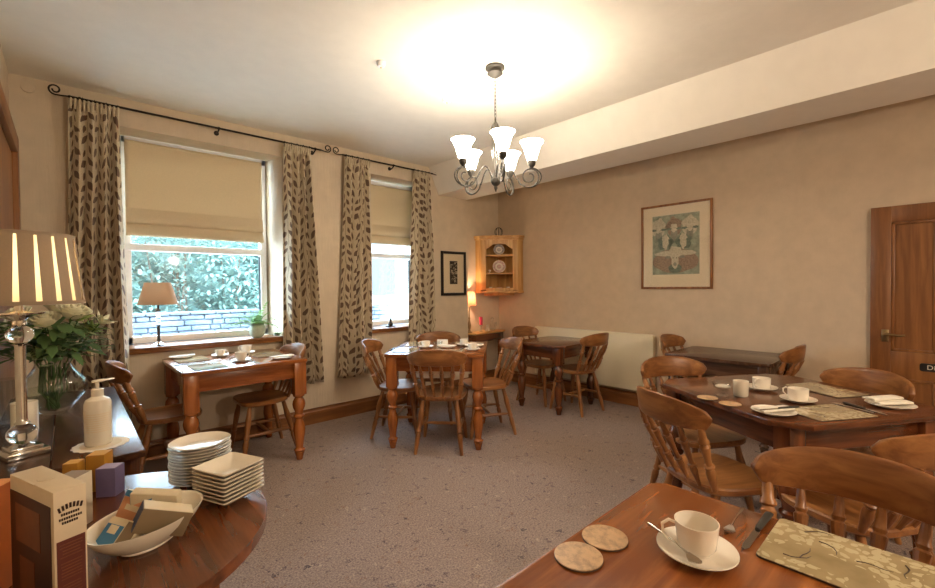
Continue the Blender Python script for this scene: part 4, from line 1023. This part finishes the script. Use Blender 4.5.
packet('tea_box','small yellow carton behind the white box on the round table','carton',(.006,1.650,ZT),(.036,.036,.098),(0,0,-.5),yel,[('box_top',(0,0,.0983),(.033,.033,.0006),1)])
packet('tea_box','larger yellow carton with pale lid beside the purple carton','carton',(.062,1.662,ZT),(.046,.046,.105),(0,0,-.5),yel,[('box_top',(0,0,.1053),(.043,.043,.0006),1)])
packet('tea_box','purple carton with lilac top in front of the yellow cartons','carton',(.082,1.598,ZT),(.050,.042,.080),(0,0,-.6),pur,[('box_top',(0,0,.0803),(.045,.039,.0006),1)])
packet('tea_box','small white carton tucked behind the tall brown carton','carton',(.004,1.44,ZT),(.05,.05,.128),(0,0,-.7),whb,[('box_top',(0,0,.1283),(.047,.047,.0006),1)])
packet('tea_box','tall orange-brown carton cut off by the left picture edge','carton',(-.125,1.235,ZT),(.06,.08,.205),(0,0,-.55),org,[('box_top',(0,0,.2053),(.057,.077,.0006),1)])
M['lav']=plain('lavender_plastic',srgb(150,130,160),.12)
t=thing('lavender_bottle','rounded shiny lavender container at the far left edge above the orange carton','bottle',(-.182,1.52,ZT)); B().lathe([(.036,0),(.04,.01),(.042,.06),(.044,.12),(.036,.155),(.018,.172),(.004,.176)],seg=32).build('body','lav',t); B().lathe([(.012,.168),(.012,.186),(.004,.188)],seg=18).build('lid','lav',t)
# soap dispenser on mat
t=thing('paper_doily','scalloped pale doily under the soap pump on the side table','doily',(.085,2.135,.7505)); n=64; B().loft([[((.082+(.004 if i%4<2 else 0))*math.cos(2*PI*i/n),(.082+(.004 if i%4<2 else 0))*math.sin(2*PI*i/n),z_) for i in range(n)] for z_ in (0,.0015)]).build('lace_edge','paper',t); B().lathe([(.062,.0016),(.062,.0024)],seg=40).build('centre','mount',t)
t=thing('soap_dispenser','white pump soap dispenser standing on a doily on the side table','soap dispenser',(.078,2.142,.7532),.4)
B().lathe([(.038,0),(.041,.004),(.041,.155),(.036,.168),(.020,.178),(.017,.181)],seg=32).build('bottle','cream',t)
b=B(); 
for i in range(9): b.lathe([(.0413,.120-i*.008),(.0415,.1185-i*.008),(.0413,.117-i*.008)],seg=32,cap=False)
b.build('label_print','mount',t)
B().lathe([(.019,.181),(.019,.205),(.015,.208),(.006,.209),(.006,.232)],seg=24).build('collar','cream',t)
B().loft([[(x,w_*math.cos(a),.236+h_*math.sin(a)) for a in [2*PI*k/10 for k in range(10)]] for x,w_,h_ in ((-.016,.006,.004),(-.012,.011,.006),(.012,.012,.006),(.03,.007,.004),(.052,.005,.003),(.056,.003,.002))]).build('pump_head','cream',t)
# candle on side table
t=thing('pillar_candle','cream pillar candle behind the big lamp column','candle',(-.135,2.52,.7505)); B().lathe([(.052,0),(.052,.006),(.046,.007)],seg=32).build('glass_coaster','clear',t); B().lathe([(.040,.0075),(.041,.010),(.041,.128),(.036,.130),(.02,.127),(.002,.126)],seg=32).build('wax','cream',t); B().tube([(0,0,.126),(.001,0,.137)],.0013,5).build('wick','iron',t)
# cut-glass bowl left edge
t=thing('cut_glass_bowl','cut-glass bowl at the left picture edge behind the lamp','bowl',(-.205,2.72,.7505)); n=32; B().loft([[((r+(.003 if i%2 else 0))*math.cos(2*PI*i/n),(r+(.003 if i%2 else 0))*math.sin(2*PI*i/n),z_) for i in range(n)] for r,z_ in ((.03,0),(.035,.01),(.042,.08),(.048,.20),(.045,.20),(.038,.08),(.028,.016))],cap=True).build('glass_body','clear',t); B().lathe([(.033,.0),(.036,.004),(.03,.009)],seg=24).build('foot','clear',t)
# vase of flowers
VX,VY=-.055,2.84
def vase():
    t=thing('glass_vase','bulbous clear glass vase holding the bouquet on the side table','vase',(VX,VY,.7505))
    B().lathe([(.045,0),(.05,.004),(.075,.03),(.115,.085),(.125,.12),(.115,.155),(.075,.205),(.062,.235),(.066,.265),(.078,.285),(.0755,.285),(.0635,.265),(.0595,.235),(.072,.205),(.112,.155),(.122,.12),(.112,.085),(.072,.034),(.005,.012)],seg=44).build('glass_body','clear',t)
    B().lathe([(.070,.034),(.108,.085),(.119,.115),(.119,.119),(.002,.119)],seg=36,cap=False).build('water','water',t)
M['water']=thin_glass('vase_water',(.90,.95,.90),1.33)
vase()
def bouquet():
    t=thing('flower_bouquet','bouquet of cream roses, white lilies and green leaves in the glass vase','bouquet',(VX,VY,.765)); rn=random.Random(21)
    heads=[]; st=B(); lf=B(); eu=B()
    spots=[(-.02,-.10,.41,'rose',.050),(.07,-.09,.44,'rose',.055),(.13,.0,.36,'lily',.06),(.02,.08,.46,'rose',.045),(-.10,-.08,.44,'rose',.045),(.17,-.05,.40,'lily',.055),(-.15,.05,.38,'lily',.05),(.09,-.09,.42,'lily',.055),(-.08,.10,.40,'rose',.036)]
    for x,y,z,k,r in spots:
        b0=Vector((rn.uniform(-.03,.03),rn.uniform(-.03,.03),.01)); e=Vector((x,y,z)); m=Vector((x*.25,y*.25,.24)); pts=[(b0*(1-f)**2+m*2*f*(1-f)+e*f*f) for f in [i/8 for i in range(9)]]
        st.tube(pts,.0028,6); d=(e-m).normalized(); q=Vector((0,0,1)).rotation_difference(d); b=B()
        if k=='rose':
            for layer,(rr,n,op) in enumerate(((r*.35,4,.15),(r*.6,5,.35),(r*.85,6,.6),(r,7,.9))):
                for i in range(n):
                    a=2*PI*i/n+layer*.7
                    def pf(u_,v__,a=a,rr=rr,op=op,n=n): 
                        ww=(u_-.5)*2*PI/n*1.5; hh=v__; rad=rr*(.35+.65*hh**.6)*(1+op*.25*hh**3); zz=r*1.25*hh*(1-op*.35)+(-.1*r*math.cos(ww*2)); 
                        return e+q@Vector((rad*math.cos(a+ww),rad*math.sin(a+ww),zz))
                    b.grid(pf,5,5)
            b.build('rose_head','petal',t,.0006,nonorm=True,ang=2)
        else:
            for i in range(9):
                a=2*PI*i/9; op=.9 if i%2 else .45
                dirv=q@Vector((math.cos(a)*op,math.sin(a)*op,.75)); leaf_mesh(b,e,dirv,r*1.25,r*.42,.25,up_=d)
            b.build('lily_head',['petal' if rn.random()<.5 else 'ltgreen'],t,.0006,nonorm=True,ang=2)
    for k in range(330):
        a=rn.uniform(0,2*PI); el=rn.uniform(-.1,1.2); R_=rn.uniform(.02,.16); p=Vector((R_*math.cos(a)*1.05,R_*math.sin(a)*.9,.30+rn.uniform(-.05,.13)))
        p.x=max(p.x,-.13); leaf_mesh(lf,p,(math.cos(a),math.sin(a),el-.3),rn.uniform(.05,.10),rn.uniform(.022,.042),.3)
    for k in range(10):
        a=rn.uniform(-2.4,.2) if k<7 else rn.uniform(0,6.28); e=Vector((.13*math.cos(a),.13*math.sin(a),.27+rn.uniform(-.06,.14))); pts=[Vector((0,0,.24))*(1-f)+e*f+Vector((0,0,.05*math.sin(f*PI))) for f in [i/6 for i in range(7)]]
        st.tube(pts,.0014,5)
        for i in range(2,7):
            for s in (-1,1):
                c=pts[i]; dd=Vector((rn.uniform(-1,1),rn.uniform(-1,1),rn.uniform(-.4,.6))).normalized(); leaf_mesh(eu,c,dd,.042,.042,.1)
    for k in range(14):
        a=rn.uniform(0,6.28); st.tube([(.02*math.cos(a+2),.02*math.sin(a+2),.005),(.05*math.cos(a),.05*math.sin(a),.10),(.04*math.cos(a),.04*math.sin(a),.22)],.003,5)
    st.build('stems','dkleaf',t); lf.build('foliage','dkleaf',t,nonorm=True,ang=2); eu.build('eucalyptus','eucleaf',t,nonorm=True,ang=2)
bouquet()
# ================= OUTSIDE =================
sbox('trim_4',(-6,N+T+.02,-.3),(12,14,-.05),plain('pale_garden_paving',srgb(206,208,206),.9,0,.08,0,4))
bpy.data.objects['trim_4'].name='ground'
def stonewall():
    t=NT('grey_garden_stone'); v=t.coord('Object',(1,1,1)); n=t.noise(v,5,5); t.base(t.ramp(n,[(.3,srgb(54,62,72)),(.7,srgb(84,94,104))])); t.set(Roughness=.9)
    b=B(); rn=random.Random(4)
    z=-.05
    while z<.98:
        h=rn.uniform(.05,.085); x=-3.6
        while x<4.4:
            wv=rn.uniform(.12,.36); b.box((x+wv/2,7.4+rn.uniform(-.015,.015),z+h/2),(wv-.012,.3,h-.012),.01,seg=1); x+=wv
        z+=h
    b.box((.4,7.42,.45),(8.0,.25,.98)); o=b.build('garden_wall',t.m); tag(o,'low grey dry-stone garden wall outside the wide window','wall')
stonewall()
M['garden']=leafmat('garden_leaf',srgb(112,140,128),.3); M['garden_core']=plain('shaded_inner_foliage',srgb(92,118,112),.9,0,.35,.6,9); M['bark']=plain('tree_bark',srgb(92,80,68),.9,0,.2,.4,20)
def tree(x,y,h,r,label,seed,n=3400,group='garden trees'):
    t=thing('garden_tree',label,'tree',(x,y,-.05),0,group); rn=random.Random(seed)
    tr=B(); tr.tube([(0,0,0),(.05,0,h*.3),(0,.05,h*.7)],[.10,.07,.03],10); lf=B(); cl=[]
    for k in range(16):
        a=rn.uniform(0,6.28); R_=rn.uniform(.2,.95)*r; c=Vector((R_*math.cos(a),R_*math.sin(a)*.7,h*rn.uniform(.2,1.0))); cl.append(c); tr.tube([(0,0,h*.3),(c.x*.5,c.y*.5,(h*.3+c.z)/2),tuple(c)],[.03,.02,.008],6)
    for k in range(n):
        c=rn.choice(cl); p=c+Vector((rn.gauss(0,.22*r),rn.gauss(0,.2*r),rn.gauss(0,.18*r))); d=Vector((rn.uniform(-1,1),rn.uniform(-1,1),rn.uniform(-.6,.6))); leaf_mesh(lf,p,d,rn.uniform(.13,.22),rn.uniform(.07,.12),.2)
    tr.build('trunk','bark',t); lf.build('foliage','garden',t,nonorm=True,ang=2)
tree(-2.2,12.2,4.4,1.2,'leafy garden tree at the left of the view through the wide window',1)
tree(2.6,12.6,4.2,1.3,'leafy garden tree at the right of the view through the wide window',3,2600)
def hedge():
    t=thing('garden_hedge','dense bright green hedge behind the garden wall, seen through the wide window','hedge',(1.0,9.3,-.05)); rn=random.Random(9); lf=B(); st=B()
    for k in range(26):
        x=rn.uniform(-3.6,3.4); st.tube([(x,rn.uniform(-.2,.2),0),(x+rn.uniform(-.3,.3),rn.uniform(-.3,.3),2.2)],[.03,.01],5)
    for k in range(19000):
        x=rn.uniform(-3.9,3.6); zz=rn.uniform(.5,2.75+.35*math.sin(x*2.1)+.2*math.sin(x*5)); lf_p=(x,rn.uniform(-.55,.55)-.25*math.sin(zz*2.5+x*3),zz)
        leaf_mesh(lf,lf_p,(rn.uniform(-1,1),rn.uniform(-1,.3),rn.uniform(-.7,.7)),rn.uniform(.07,.13),rn.uniform(.04,.07),.2)
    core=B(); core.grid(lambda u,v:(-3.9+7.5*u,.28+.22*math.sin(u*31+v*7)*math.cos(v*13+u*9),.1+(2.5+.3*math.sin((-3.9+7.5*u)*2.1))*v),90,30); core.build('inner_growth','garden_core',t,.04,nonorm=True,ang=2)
    st.build('branches','bark',t); lf.build('foliage','garden',t,nonorm=True,ang=2)
hedge()
def outhouse():
    t=thing('garden_building','pale grey stone outhouse beyond the garden, seen through the windows','building',(5.9,10.6,-.05))
    B().box((1.2,0,1.9),(4.6,2.0,3.8),.02).build('wall',plain('pale_render',srgb(110,120,132),.9,0,.1,.2,3),t)
    B().loft([[(-1.3,-1.2,3.8),(-1.3,0,4.7),(-1.3,1.2,3.8)],[(3.7,-1.2,3.8),(3.7,0,4.7),(3.7,1.2,3.8)]]).build('roof',plain('slate_roof',srgb(110,120,132),.8,0,.1,0,5),t)
    for x in (.0,1.6): B().box((x,-1.01,1.7),(.7,.04,1.0)).build('window','blackframe',t)
    B().box((.8,-1.01,1.0),(.3,.04,2.0)).build('door','door_z',t)
outhouse()
